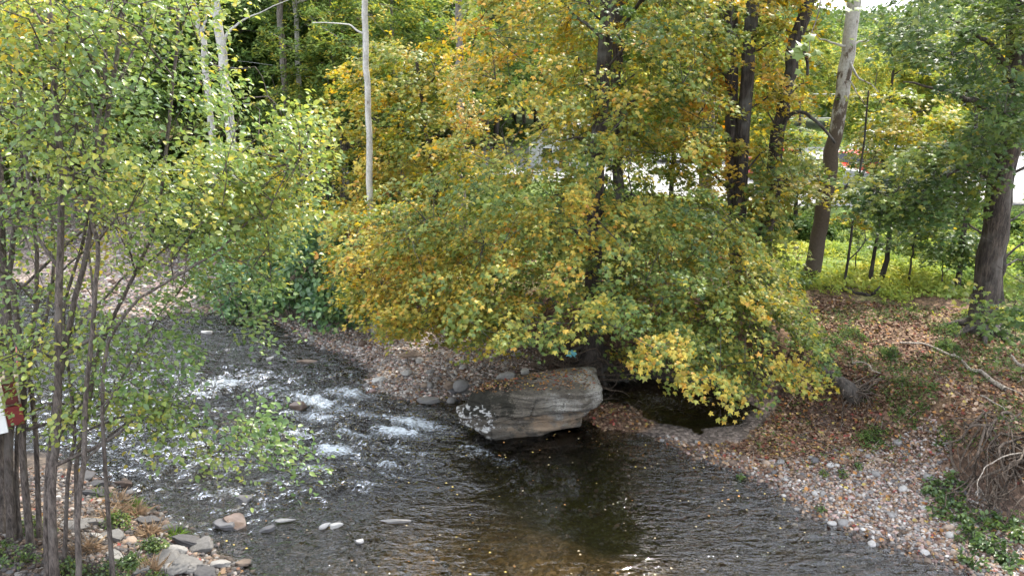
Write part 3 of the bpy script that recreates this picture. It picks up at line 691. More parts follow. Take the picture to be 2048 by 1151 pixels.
# named rocks and slabs standing in the stream
def slab(px, py, z, L, W_, T, rz, tone, label, name='flat_rock', seed=1, wet=True, tilt=(0, 0), blocky=1, mul=1.):
    V, F = rockshape(4, seed, 1, .10, blocky); V = V / np.abs(V).max(0); bed_ = np.round(V[:, 2] * 3 + .6 * (vn(V[:, 0] * 2, V[:, 1] * 2, seed) - .5)); V[:, :2] *= (1 - .14 * vn(bed_ * 3.7, V[:, 0] * 1.5, seed))[:, None]; V = V * np.array([L, W_, T])
    V += (np.stack([fbm(V[:, 0] * 22 + q * 9, V[:, 1] * 22, V[:, 2] * 30) for q in range(3)], 1) - .5) * .05 * min(L, .25)
    p = gp(px, py, z); o = stone_obj(name, V, F, tone, label, 'rock', None, wet, mul); o.location = (p[0], p[1], z); o.rotation_euler = (R(tilt[0]), R(tilt[1]), R(rz)); return o
slab(472, 1040, .05, .25, .17, .09, -12, 'dark brown', 'largest brown rock standing in the shallows off the near left bank', 'river_rock', 11, True, (10, 10), 1, 1.3)
slab(455, 1047, .03, .26, .14, .05, -5, 'dark grey', 'thin dark slab lying against the largest brown rock in the shallows', 'flat_rock', 12)
slab(494, 995, .05, .20, .11, .06, -3, 'dark grey', 'small dark wet rock with a flat top, alone in the riffle', 'river_rock', 13)
slab(567, 1039, .04, .21, .06, .025, 8, 'pale grey', 'long pale stone sliver upstream of the two white wedges', 'flat_rock', 14, False)
slab(536, 1058, .04, .16, .045, .05, 35, 'dark grey', 'dark narrow stone on edge pointing at the pale sliver', 'flat_rock', 15)
slab(650, 1050, .05, .11, .045, .05, 32, 'off-white', 'short white wedge of rock, left one of a touching pair in the stream', 'river_rock', 16, False)
slab(672, 1050, .05, .12, .04, .045, 24, 'off-white', 'white bar-shaped rock, right one of a touching pair in the stream', 'river_rock', 17, False)
slab(793, 1041, .025, .30, .05, .03, -2, 'mid grey', 'long low grey rock breaking the surface in mid-stream', 'flat_rock', 18)
slab(718, 1082, .03, .08, .06, .04, 10, 'pale grey', 'small pale stone alone in the brown shallows', 'river_rock', 19)
slab(597, 811, .09, .19, .13, .10, 25, 'dark brown', 'dark tilted rock at the head of the white water', 'river_rock', 20, True, (0, -22))
slab(612, 722, .04, .28, .12, .05, -5, 'buff brown', 'broad flat brown rock in the calm water above the rapids', 'flat_rock', 21, True)
slab(540, 717, .03, .11, .07, .06, 10, 'off-white', 'white stone poking out of the water above the rapids', 'river_rock', 22, False)
slab(415, 665, .04, .18, .1, .07, 5, 'off-white', 'larger white stone below the upstream gravel spit', 'river_rock', 23, False)
slab(455, 700, .03, .09, .07, .05, 5, 'pale grey', 'pale stone in the water between the two white stones', 'river_rock', 24, False)
slab(415, 930, .04, .17, .06, .04, 3, 'dark grey', 'dark low rock under the drooping green twigs in the riffle', 'river_rock', 25)
slab(740, 797, .03, .25, .12, .07, 0, 'dark grey', 'wet black slab at the tip of the upstream bar', 'flat_rock', 26)
slab(758, 760, .08, .17, .11, .09, 0, 'off-white', 'chunky whitish rock on the tip of the upstream bar', 'river_rock', 27, False)
slab(814, 744, .12, .17, .14, .07, 20, 'pale grey', 'smooth pale slab at the water line of the upstream bar', 'flat_rock', 28, False)
slab(922, 772, .3, .19, .16, .16, 20, 'mid grey', 'round grey rock beside the upstream end of the huge boulder', 'river_rock', 29, False, (0, 0), 0)
slab(898, 770, .2, .19, .1, .07, 20, 'buff brown', 'flat buff rock next to the round grey one by the boulder', 'flat_rock', 30, False)
slab(820, 708, .25, .35, .12, .09, 25, 'buff brown', 'long brown slab in the middle of the upstream bar', 'flat_rock', 31, False)
slab(1015, 752, .35, .3, .14, .09, 28, 'pale grey', 'pale slab leaning behind the boulder at the foot of the brush', 'flat_rock', 32, False)
slab(1050, 742, .4, .14, .12, .1, 28, 'off-white', 'whitish knobbly rock between the boulder and the brush pile', 'river_rock', 33, False)
slab(1135, 872, -.12, .36, .22, .12, 10, 'dark brown', 'dark brown rock under the overhang of the huge boulder', 'flat_rock', 34)
slab(860, 800, .06, .3, .15, .08, -8, 'mid grey', 'grey slab half in the water just upstream of the boulder', 'flat_rock', 35)
slab(1660, 930, .3, .07, .055, .045, 0, 'pale grey', 'largest pale cobble in the upper middle of the right-hand bar', 'river_rock', 36, False, (0, 0), 0)
# slabs heaped on the near left bank
rs = np.random.default_rng(9); WD = ['by the waterline', 'beside the brown tuft', 'under the alder stems', 'on top of the heap', 'half buried in pebbles']
for i, (px, py, L, rz, tone) in enumerate([(180, 1043, .26, 5, 'mid grey'), (225, 1070, .20, 12, 'mid grey'), (195, 1072, .15, -20, 'pale grey'), (340, 1055, .26, 8, 'dark grey'), (300, 1040, .2, 0, 'dark grey'), (385, 1082, .32, -4, 'dark grey'), (400, 1092, .25, -6, 'mid grey'),
        (330, 1120, .3, -10, 'mid grey'), (375, 1130, .3, -24, 'mid grey'), (410, 1145, .28, -38, 'dark grey'), (345, 1142, .22, 8, 'mid grey'), (440, 1128, .16, 60, 'pale grey'), (190, 985, .24, 4, 'dark grey'), (200, 965, .2, -6, 'dark grey'), (170, 950, .3, 2, 'dark grey'), (230, 1110, .2, 0, 'pale grey'),
        (280, 1140, .18, 20, 'pale grey'), (485, 1125, .13, 20, 'buff brown'), (240, 1000, .22, 10, 'mid grey'), (305, 1080, .15, 30, 'mid grey'), (150, 1050, .25, 5, 'mid grey'), (250, 965, .2, -5, 'dark brown'), (360, 1100, .22, -15, 'pale grey')]):
    p = gp(px, py, .3); z = h1(p[0], p[1]); p = gp(px, py, z); z = h1(p[0], p[1])
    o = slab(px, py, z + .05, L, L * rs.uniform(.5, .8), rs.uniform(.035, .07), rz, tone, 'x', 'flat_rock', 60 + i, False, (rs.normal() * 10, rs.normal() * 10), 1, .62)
    o['label'] = '%s angular slab in the rock heap on the near left bank' % tone; o['group'] = '%s slabs of the near left bank' % tone
print('stones ok')

# ------------------------------------------------------------------ trees
def dband(Yc, half, pc=None, pw=None, lowshift=0., py0=500):
    def f(px, py, u):
        h_ = half if pc is None else half * np.sqrt(np.clip(1 - ((px - pc) / pw) ** 2, .06, 1))
        return Yc + (u * 2 - 1) * h_ - np.clip((py - py0) / 300, 0, 1.2) * lowshift
    return f
rt = np.random.default_rng(21)
# the wide maple over the pool
SA = sample_px([(980, -180), (1460, -180), (1490, 60), (1420, 300), (1480, 430), (1580, 560), (1665, 700), (1660, 740), (1640, 800), (1560, 770), (1460, 800), (1340, 765), (1230, 715), (1180, 670), (1040, 690), (900, 690), (760, 650), (700, 600), (650, 500), (670, 450), (745, 370), (840, 330), (905, 200), (920, 50)],
               820, dband(16.2, 3.6, 1180, 640, 2.0, 450), rt, .5)
def hueA(S):
    return hueA0(S) - .02
SA = np.vstack([SA, sample_px([(645, 440), (760, 400), (900, 420), (1060, 560), (1050, 690), (930, 715), (860, 680), (740, 640), (660, 540)], 150, dband(15.2, 1.9, lowshift=1.0, py0=480), rt, .4)])
SA = np.vstack([SA, sample_px([(1230, 420), (1400, 400), (1560, 480), (1620, 640), (1500, 760), (1380, 740), (1260, 640)], 110, dband(14.9, 1.3, lowshift=.8, py0=480), rt, .4)])
SA = SA[~((SA[:, 2] > 6.3) & (SA[:, 0] > 1.5) & (SA[:, 0] < 2.9) & (rt.uniform(size=len(SA)) < .45))]
def hueA0(S):
    lf = sst(1.5, -4.5, S[:, 0]); lo_ = sst(4.5, 1.5, S[:, 2]); return .35 + .05 * lo_ + .19 * lf * (.4 + .6 * lo_) + .06 * sst(4.5, 6.5, S[:, 2])
TA = [trunk_path([(1188, 690), (1186, 560), (1190, 400), (1197, 280), (1205, 150), (1215, 0)], 16, 16.3, .21, .12, top=11, flare=1.9, seed=1)]
rootsA = []
for k in range(9):
    a = rt.uniform(2.6, 6.6); b0 = TA[0][0][1]; L = rt.uniform(.7, 1.5); e = b0 + np.array([math.cos(a) * L, math.sin(a) * L * .8, 0]); e[2] = h1(e[0], e[1]) - .03
    mid = (b0 + e) / 2; mid[2] = max(h1(mid[0], mid[1]), e[2]) + .1; rootsA.append((curve([b0, mid, e], 9, .05, k), np.linspace(.07, .015, 9)[:len(curve([b0, mid, e], 9))]))
make_tree('maple_tree', 'large spreading maple turning yellow, its low limbs drooping over the dark pool behind the boulder', 'tree', TA, SA, 95, 'maple', .092, 76, .47, .10, .40, hueA, .13, 'bark_dark', 'leaf', None, 31, .075, .35, 1.4, .45, rootsA)
SB = sample_px([(640, 200), (700, 90), (780, 90), (870, 80), (935, 150), (960, 330), (900, 430), (740, 420), (680, 440), (650, 340)], 230, dband(20.5, 1.6), rt, .6)
TB = [trunk_path([(880, 560), (872, 400), (850, 250), (835, 120)], 20.5, 20.5, .09, .04, seed=2)]
make_tree('maple_tree', 'bright golden maple left of the wide maple, in front of the dark wood', 'tree', TB, SB, 34, 'maple', .12, 46, .5, .12, .3, .50, .1, 'bark_dark', 'leaf', None, 32, .04, .5, 2.2)
SB2 = sample_px([(650, 440), (720, 400), (800, 420), (820, 560), (740, 640), (690, 590), (655, 520)], 90, dband(18.4, .9), rt, .3)
TB2 = [trunk_path([(800, 600), (790, 520), (770, 450)], 18.6, 18.6, .05, .02, flare=1.2, seed=3)]
make_tree('maple_sapling', 'low golden orange maple sapling beside the green knotweed bush', 'tree', TB2, SB2, 16, 'maple', .11, 46, .42, .14, .3, .58, .09, 'bark_dark', 'leaf', None, 33, .03, .4, 1.2)
SE = np.vstack([sample_px([(1080, -40), (1340, -40), (1350, 250), (1260, 330), (1120, 260)], 90, dband(18.2, 1.6), rt), sample_px([(1270, 330), (1520, 330), (1520, 440), (1270, 440)], 50, dband(19.6, 1.2), rt), sample_px([(1000, -300), (1420, -300), (1420, -60), (1000, -60)], 60, dband(18, 3), rt)])
SE = SE[~((SE[:, 2] > 6.6) & (SE[:, 0] > 1.5) & (SE[:, 0] < 3.1) & (rt.uniform(size=len(SE)) < .5))]
TE = [trunk_path([(1242, 600), (1240, 450), (1236, 300), (1232, 150), (1236, 0)], 18, 18, .14, .10, top=11.5, seed=4)]
make_tree('maple_tree', 'slender dark-barked maple standing just behind the wide maple, right of its trunk', 'tree', TE, SE, 34, 'maple', .12, 44, .55, .12, .3, .42, .1, 'bark_dark', 'leaf', None, 34, .05, .5, 3)
SCt = np.vstack([sample_px([(1340, -60), (1600, -60), (1600, 250), (1560, 420), (1440, 420), (1350, 330), (1330, 120)], 150, dband(18.3, 1.6), rt), sample_px([(1250, -270), (1700, -270), (1700, -60), (1250, -60)], 70, dband(17, 3.2), rt)])
TC = [trunk_path([(1482, 600), (1472, 500), (1466, 350), (1464, 200), (1462, 50), (1458, -80)], 17.6, 17.6, .18, .13, top=11.3, seed=5), trunk_path([(1486, 600), (1476, 480), (1482, 350), (1494, 180), (1504, 40), (1514, -80)], 17.5, 17.2, .17, .13, top=11.6, seed=6)]
make_tree('maple_tree', 'dark twin-stemmed maple right of centre, its two trunks joined low down', 'tree', TC, SCt, 50, 'maple', .115, 44, .52, .1, .3, lambda S: .50 + 0 * S[:, 0], .1, 'bark_dark', 'leaf', None, 35, .05, .5, 3)
SD = np.vstack([sample_px([(1500, -60), (1740, -60), (1700, 60), (1660, 200), (1560, 330), (1500, 200)], 50, dband(19.2, 1.2), rt), sample_px([(1560, -240), (1800, -240), (1800, -60), (1560, -60)], 26, dband(18, 2.6), rt),
                sample_px([(1560, 250), (1650, 250), (1650, 340), (1570, 350)], 14, dband(20.6, .8), rt), sample_px([(1500, 320), (1660, 300), (1640, 380), (1560, 420), (1600, 500), (1500, 560)], 46, dband(17, 1.3), rt)])
TD = [trunk_path([(1514, 590), (1530, 480), (1545, 380), (1556, 260), (1572, 170), (1590, 80), (1612, 0), (1625, -80)], 18.2, 18.0, .20, .12, top=11, flare=1.4, seed=7, jit=.10)]
exD = [(curve([at(1556, 260, 18), at(1590, 225, 17.8), at(1630, 240, 17.6), at(1668, 285, 17.4)], 12, .03), np.linspace(.06, .035, 12)), (curve([at(1590, 90, 18), at(1612, 110, 18), at(1614, 150, 18)], 8, .02), np.linspace(.06, .03, 8)[:8])]
exD = [(p, np.linspace(.06, .03, len(p))) for p, _ in exD]
make_tree('maple_tree', 'crooked dark maple trunk between the twin stems and the leaning sycamore', 'tree', TD, SD, 34, 'maple', .12, 36, .5, .1, .3, .38, .1, 'bark_dark', 'leaf', None, 36, .05, .5, 3, extra=exD)
TF = [trunk_path([(1412, 560), (1412, 400), (1416, 240), (1420, 80), (1424, -60)], 21.5, 21.5, .2, .15, top=16, seed=8)]
make_tree('grey_trunked_tree', 'straight pale grey trunk behind and left of the dark twin stems', 'tree', TF, sample_px([(1300, -600), (1560, -600), (1560, -80), (1300, -80)], 70, dband(21, 3), rt), 20, 'maple', .15, 40, .6, .15, .3, .25, .1, 'bark_grey', 'leaf', None, 37, .06, .5, 7)
TG = [trunk_path([(1617, 578), (1640, 450), (1660, 330), (1682, 190), (1703, 60), (1718, -60)], 19.5, 19.2, .205, .125, top=14.5, flare=1.25, seed=9, n=34)]
exG = [([at(1652, 372, 19.3), at(1625, 350, 19), at(1590, 335, 18.6), at(1560, 340, 18.2)], .05), ([at(1697, 118, 19.2), at(1712, 150, 19), at(1735, 165, 18.9), at(1760, 185, 18.6)], .035), ([at(1693, 150, 19.2), at(1716, 190, 18.9), at(1735, 215, 18.7)], .02), ([at(1690, 92, 19.2), at(1650, 80, 19), at(1610, 55, 18.6)], .035), ([at(1700, 90, 19.2), at(1740, 78, 19.2), at(1800, 60, 19)], .03)]
exG = [(curve(p, 12, .04, i), None, r) for i, (p, r) in enumerate(exG)]; exG = [(p, np.linspace(r, .008, len(p))) for p, _, r in exG]
make_tree('sycamore_tree', 'tall leaning sycamore with mottled white and brown peeling bark on the right', 'tree', TG, sample_px([(1560, -560), (1900, -560), (1900, -300), (1600, -300)], 40, dband(19, 4), rt), 34, 'maple', .17, 40, .6, .2, .3, .2, .1, 'bark_syc', 'leaf', None, 38, .06, .5, 8, extra=exG)
SH = np.vstack([sample_px([(1760, 30), (1830, -80), (2200, -150), (2200, 330), (2060, 300), (1960, 210), (1900, 150), (1820, 110), (1770, 120)], 170, dband(14.5, 2.2), rt),
                sample_px([(1710, 350), (1770, 310), (1880, 290), (1990, 250), (1990, 330), (1960, 400), (1880, 440), (1770, 450), (1710, 400)], 120, dband(14.4, 1.3), rt),
                sample_px([(1900, 570), (2120, 560), (2120, 690), (2000, 680), (1930, 620)], 9, dband(12.4, .5), rt, .2),
                sample_px([(1800, -320), (2500, -320), (2500, -120), (1850, -120)], 80, dband(15, 4), rt)])
TH = [trunk_path([(1962, 668), (1974, 590), (1988, 480), (2003, 360), (2020, 240), (2036, 100), (2046, -40)], 15.6, 15.2, .275, .19, top=10.5, flare=1.3, seed=10, n=34)]
rH = []
for k in range(8):
    a = k * .8 + .3; b0 = TH[0][0][1]; L = rt.uniform(.7, 1.0); e = b0 + np.array([math.cos(a) * L, math.sin(a) * L, 0]); e[2] = h1(e[0], e[1]) - .05; md = b0 * .6 + e * .4; md[2] = h1(md[0], md[1]) + .16
    p = curve([b0 + np.array([0, 0, .15]), md, e], 9); rH.append((p, np.linspace(.15, .03, len(p))))
for pp, r_ in (([at(2018, 260, 15.2), at(1975, 215, 15), at(1920, 190, 14.6), at(1870, 175, 14.2), at(1810, 165, 14)], .09), ([at(2000, 380, 15.2), at(1950, 330, 14.8), at(1900, 350, 14.4), at(1840, 385, 14)], .055), ([at(2028, 160, 15.2), at(1985, 90, 15), at(1930, 55, 14.8), at(1880, 20, 14.5)], .07), ([at(1962, 205, 14.9), at(1930, 170, 15), at(1975, 120, 15)], .03)):
    p = curve(pp, 16, .05, 3); rH.append((p, np.linspace(r_, .012, len(p))))
def hueH(S): return .17 + .12 * sst(4.3, 3.2, S[:, 2]) + 0 * S[:, 0]
make_tree('maple_tree', 'thick-trunked green maple at the right edge with flaring roots in the leaf litter', 'tree', TH, SH, 95, 'maple', .108, 52, .52, .10, .3, hueH, .09, 'bark_maple', 'leaf', None, 39, .06, .4, 3, extra=rH)
TH2 = [trunk_path([(1994, 610), (2004, 520), (2014, 430), (2030, 300)], 17.4, 17.4, .10, .08, top=10, flare=1.2, seed=12)]
make_tree('slim_tree', 'slim dark trunk half hidden behind the thick-trunked maple', 'tree', TH2, sample_px([(2060, 380), (2150, 400), (2150, 560), (2060, 560), (2040, 480)], 26, dband(18.4, 1.2), rt), 16, 'ovate', .13, 40, .5, .16, .3, .16, .09, 'bark_dark', 'leaf', None, 41, .03, .3, 2)
# slim trees standing in the meadow
def slim(pxs, Y0, r, poly, n, hue, label, seed, name='slim_tree', dd=1.0, top=None, size=.13):
    T = [trunk_path(pxs, Y0, Y0, r, r * .55, 14, 1.3, top, .04, seed)]
    S = sample_px(poly, n, dband(Y0 + .3, dd), np.random.default_rng(seed + 900), .8) if n else np.zeros((0, 3))
    return make_tree(name, label, 'tree', T, S, max(4, n // 5), 'maple', size, 36, .5, .14, .25, hue, .09, 'bark_dark', 'leaf', None, seed, .02, .4, 2)
slim([(1690, 572), (1700, 490), (1712, 400), (1728, 280), (1738, 180)], 18.8, .035, [(1680, 330), (1760, 320), (1770, 420), (1720, 470), (1670, 420)], 14, .34, 'thin wavy sapling just right of the leaning sycamore', 51)
slim([(1741, 556), (1750, 500), (1758, 440), (1766, 340)], 19.4, .055, [(1720, 180), (1830, 180), (1840, 330), (1760, 380), (1700, 320)], 34, .36, 'slim straight tree in the sunlit meadow, left one of a close pair', 52)
slim([(1766, 552), (1774, 500), (1782, 420), (1790, 300)], 19.6, .07, [(1780, 200), (1900, 200), (1930, 320), (1820, 360)], 34, .42, 'slim straight tree in the sunlit meadow, right one of a close pair', 53)
slim([(1821, 563), (1824, 510), (1830, 470)], 19.2, .03, [(1790, 420), (1880, 410), (1880, 500), (1800, 490)], 18, .22, 'knee-thin sapling with one small fork near the middle of the meadow', 54)
slim([(1887, 577), (1885, 545), (1888, 515)], 18.8, .022, [(1865, 470), (1920, 470), (1910, 520), (1870, 520)], 7, .2, 'very short bare-stemmed sapling left of the meadow tree nearest the thick maple', 55)
slim([(1913, 583), (1922, 520), (1932, 440), (1945, 320), (1955, 180)], 18.6, .07, [(1850, 460), (1990, 440), (1980, 540), (1880, 540)], 30, .2, 'slim tree nearest the left side of the thick-trunked maple', 56)
slim([(1708, 548), (1711, 520), (1716, 480)], 20.2, .02, [(1690, 440), (1740, 440), (1740, 500), (1700, 500)], 6, .34, 'tiny sapling behind the thin wavy one', 57)
slim([(1590, 470), (1592, 400), (1600, 320), (1600, 200)], 26, .07, [(1540, 300), (1680, 320), (1660, 440), (1560, 470), (1520, 400)], 80, .3, 'bright green young tree at the edge of the paved lot behind the crooked maple', 58, dd=1.8, size=.17)

# sunlit trees this side of the lot, seen through the trunks: one built, the rest copies
def proto_tree(name, label, cat, hgt, cr, zc, n, n_each, lsize, hue, hj, bark, seed, group, rtrunk=.16, kind='clump', flat=.8):
    rg = np.random.default_rng(seed); P = curve([(0, 0, -.15), (.05, .03, hgt * .4), (.15, -.1, hgt * .75), (.1, 0, hgt * .95)], 14, .08, seed)
    d = rg.normal(size=(n, 3)); d /= np.linalg.norm(d, axis=1)[:, None]; q = rg.uniform(.35, 1.05, n) ** .6
    wob = .72 + .56 * fbm(d[:, 0] * 1.6 + seed, d[:, 1] * 1.6, d[:, 2] * 1.6)
    S = d * (q * wob)[:, None] * np.array([cr, cr, (hgt - zc) * .52]) + np.array([0, 0, (hgt + zc) / 2])
    root = empty(name, (0, 0, 0), label, cat, group)
    V, F = tubes([(P, np.linspace(rtrunk, .04, len(P)))], 9); mesh_np('trunk', V, F, M[bark], root, smooth=True)
    br = limb_net([(P, np.linspace(rtrunk, .04, len(P)))], S, 22, rg, .06, .5, zc * .6, twig=.01); V, F = tubes(br, 5); mesh_np('branches', V, F, M[bark], root, smooth=True)
    h_ = np.full(n, hue) + (fbm(S[:, 0] * .7, S[:, 1] * .7, S[:, 2] * .7) - .5) * .4
    p, ln, sz, c, sp_ = spray_leaves(S, np.array([0, 0, 0.]), n_each, lsize * 3.6, .2, .35, h_, hj, lsize, rg, .55); c = c * 1.3
    leaves('crown', p, ln, sz, c, kind, M['leaf_far'], root, rg, sp_); return root
def copy_tree(src, loc, rz, sc, label=None, group=None):
    r = src.copy(); COL.objects.link(r); r.location = loc; r.rotation_euler = (0, 0, rz); r.scale = (sc[0], sc[0], sc[1])
    if label: r['label'] = label
    if group: r['group'] = group
    for ch in list(src.children):
        c = ch.copy(); COL.objects.link(c); c.parent = r
    return r
def place_all(protos, spots, labelg):
    used = set()
    for i, (x, y, k, s1, s2) in enumerate(spots):
        lb, gr = labelg[k]; src = protos[k]; loc = (x, y, h1(x, y) - .1)
        if k not in used:
            used.add(k); src.location = loc; src.scale = (s1, s1, s2); src.rotation_euler = (0, 0, i * 1.7)
        else: copy_tree(src, loc, i * 1.7, (s1, s2))
G1 = ('yellow-green broadleaf tree standing in sunlight around the paved lot', 'sunlit trees around the paved lot')
G2 = ('dark green broadleaf tree of the wood behind the stream', 'dark green trees of the far wood')
G3 = ('mid green broadleaf tree with yellowing sprays in the wood behind the stream', 'yellowing trees of the far wood')
pa = proto_tree('sunlit_tree', G1[0], 'tree', 9.5, 3.2, 2.0, 210, 34, .2, .34, .1, 'bark_dark', 71, G1[1], .13)
pb = proto_tree('woodland_tree', G2[0], 'tree', 15, 4.0, 4.6, 290, 34, .22, .15, .10, 'bark_dark', 72, G2[1], .2)
pc = proto_tree('woodland_tree', G3[0], 'tree', 13.5, 3.6, 4.2, 230, 34, .2, .27, .13, 'bark_grey', 73, G3[1], .17)
rb = np.random.default_rng(8)
spots = [(8.6, 28.5, 0, .7, .75), (6.6, 30.5, 0, .8, .85), (15.2, 30.5, 0, .75, .75), (18.6, 31.5, 0, .9, .8), (22, 30, 0, .9, .85), (25.5, 29, 0, 1, .85), (28, 54, 0, 1.3, .65), (20, 55, 0, 1.2, .8), (13, 56, 0, 1.2, 1.), (36, 55, 0, 1.3, .7), (4, 55, 0, 1.2, 1.2), (44, 58, 0, 1.4, 1.2), (30, 36, 0, 1.1, 1.),
         (-3, 44, 0, 1, 1.1), (4.2, 29, 0, .8, .9), (28.5, 31, 0, .9, .9)]
for _ in range(56):      # the wood at the left, beyond the upstream bar
    y = rb.uniform(33, 70); x = rb.uniform(-46, 2) * (y / 48); 
    if x > -3 and y < 50: continue
    spots.append((x, y, int(rb.choice([1, 1, 2])), rb.uniform(.8, 1.15), rb.uniform(.6, .72) * (1 if y < 48 else 1.15)))
for x, y, k in [(-7, 31, 2), (-10.5, 34, 1), (-5, 36, 1), (-14, 33, 1), (-2.2, 33.5, 1), (-18, 30, 2), (-22, 33, 1), (-26, 28, 1), (-1, 46, 1), (2, 50, 1), (-8, 40, 1), (-4.2, 28.5, 2)]: spots.append((x, y, k, .9, .68))
for x in np.linspace(-6, 60, 17): spots.append((x + rb.uniform(-2, 2), rb.uniform(60, 74), int(rb.choice([1, 2])), 1.1, rb.uniform(.35, .5) if 18 < x < 62 else rb.uniform(.8, 1.)))
place_all([pa, pb, pc], spots, [G1, G2, G3])

# white and grey trunks on the left, in front of that wood
def ltrunk(pxs, Y, r, label, seed, bark='bark_white', extra=(), top=11.5, name='sycamore_tree', n=16, hue=.16):
    T = [trunk_path(pxs, Y, Y, r, r * .7, 24, 1.2, top, .06, seed)]; rg = np.random.default_rng(seed)
    ex = [(curve([at(a, b_, Y + dz) for a, b_, dz in p], 14, .04, seed), rr) for p, rr in extra]; ex = [(p, np.linspace(rr, .012, len(p))) for p, rr in ex]
    S = T[0][0][-1] + rg.normal(size=(n, 3)) * np.array([1.6, 1.6, .8]) + np.array([0, 0, -.3])
    make_tree(name, label, 'tree', T, S, 10, 'clump', .22, 26, .7, .2, .3, hue, .1, bark, 'leaf_far', None, seed, .05, .4, 9, extra=ex)
ltrunk([(468, 400), (462, 300), (455, 200), (445, 120), (438, 60), (430, -20)], 25, .17, 'tall white forked sycamore trunk with a long pale limb reaching right, behind the alder foliage', 81, extra=[([(447, 92, 0), (455, 65, 0), (480, 45, .2), (520, 25, .4), (580, 0, .6)], .06), ([(436, 40, 0), (420, 25, 0), (403, 0, 0)], .08)])
ltrunk([(420, 260), (414, 160), (405, 80), (395, 40), (383, -10)], 25.6, .12, 'second white trunk just left of the forked sycamore, kinked near its top', 82, extra=[([(406, 62, 0), (411, 40, 0), (408, 0, 0)], .06)])
ltrunk([(745, 600), (742, 480), (739, 395), (738, 300), (735, 200), (733, 100), (731, -20)], 18.5, .088, 'straight bone-white trunk rising in front of the golden maple', 83, extra=[([(733, 75, 0), (712, 60, 0), (690, 48, .2), (625, 45, .5)], .03)])
ltrunk([(924, 330), (920, 200), (918, 110), (915, -20)], 25, .13, 'pale grey trunk at the left border of the wide maple crown', 84, 'bark_grey', extra=[([(920, 40, 0), (932, 25, 0), (945, 12, 0)], .05)])
ltrunk([(582, 380), (576, 260), (568, 150), (562, 70), (556, -20)], 30, .15, 'grey-brown scaly trunk in the wood, left of a thinner pale one', 85, 'bark_grey', name='grey_trunked_tree')
ltrunk([(608, 380), (605, 250), (600, 170), (594, 90), (588, -20)], 31, .12, 'thin pale trunk in the wood right beside the scaly grey-brown one', 86, 'bark_white')
ltrunk([(642, 380), (640, 220), (636, 120), (632, -20)], 33, .14, 'dark grey trunk in the wood between the thin pale one and the bone-white one', 87, 'bark_grey', name='grey_trunked_tree')
for i, (px, py) in enumerate([(648, 424), (656, 422), (668, 424), (680, 426), (692, 420), (704, 424), (716, 416), (560, 400), (590, 404), (622, 410), (760, 418), (780, 414), (530, 396)]):
    Yb = 27 + (i % 3); T = [trunk_path([(px, py), (px + rt.uniform(-3, 3), 330), (px + rt.uniform(-5, 5), 240)], Yb, Yb, rt.uniform(.035, .075), .03, 10, 1.1, None, .05, i)]
    o = empty('pole_tree', tuple(T[0][0][0]), 'bare dark pole-like young trunk at the shaded wood edge beside the golden maple', 'tree', 'dark pole-like trunks at the wood edge')
    V, F = tubes(T, 6); mesh_np('trunk', local(V, o), F, M['bark_dark'], o, smooth=True)
    S = T[0][0][-1] + rt.normal(size=(5, 3)) * .5; p, ln, sz, c, sp_ = spray_leaves(S, T[0][0].mean(0), 24, .6, .15, .3, np.full(5, .15), .1, .16, rt); leaves('crown', p - np.array(o.location), ln, sz, c, 'clump', M['leaf_far'], o, rt, sp_)
print('trees ok')

# far wooded hillside, read as one mass
n = 60000; x = rb.uniform(-190, 200, n); y = 72 + 210 * rb.uniform(0, 1, n) ** 1.3; z = H(x, y); hgt = rb.uniform(0, 1, n) ** .7 * (5 + 5 * vn(x * .14, y * .14)) * (.45 + .55 * sst(15, 30, np.abs(x - 38 * y / 120)))
cl = vn(x * .16, y * .16, 3.)
o = leaves('wooded_hillside', np.column_stack([x, y, z + hgt]), np.tile([0, -.4, 1.], (n, 1)) + rb.normal(size=(n, 3)) * .7, rb.uniform(.7, 1.7, n), autumn(.02 + .38 * cl ** 1.5 + rb.normal(size=n) * .05) * .9, 'clump', M['leaf_far'])
tag(o, 'dense green trees covering the far hillside', kind='stuff')

# ------------------------------------------------------------------ near left alders
def stem(pxs, Y0, Y1, r0, r1, top=None, seed=0, flare=1.25): return trunk_path(pxs, Y0, Y1, r0, r1, 26, flare, top, .03, seed)
SL = [sample_px([(-80, -60), (450, -60), (440, 60), (470, 160), (470, 260), (520, 420), (380, 480), (200, 420), (-80, 400)], 310, dband(9.8, 1.7), rt, .4),
      sample_px([(440, 300), (520, 320), (590, 210), (630, 230), (645, 330), (600, 400), (630, 440), (560, 500), (440, 500)], 110, dband(9.6, 1.0), rt, .4),
      sample_px([(-60, 400), (220, 420), (560, 460), (560, 560), (600, 620), (520, 690), (440, 620), (300, 640), (200, 600), (-60, 640)], 74, dband(9.8, 1.2), rt, .4),
      sample_px([(-60, 620), (300, 640), (420, 660), (360, 760), (330, 840), (250, 860), (120, 860), (0, 820), (-60, 760)], 70, dband(8.9, .8), rt, .4),
      sample_px([(330, 800), (460, 830), (560, 780), (630, 870), (600, 910), (540, 930), (460, 960), (390, 990), (400, 920), (250, 880)], 26, dband(8.6, .6), rt, .3)]
SL = np.vstack(SL)
T1 = [stem([(98, 1135), (104, 980), (112, 850), (118, 650), (121, 480), (117, 300), (105, 130), (96, -20)], 7.7, 9.6, .07, .028, 12, 1), stem([(88, 1130), (92, 980), (104, 860), (124, 740), (150, 600), (176, 470), (205, 300), (235, 100), (245, -20)], 7.75, 9.9, .055, .02, 12, 2)]
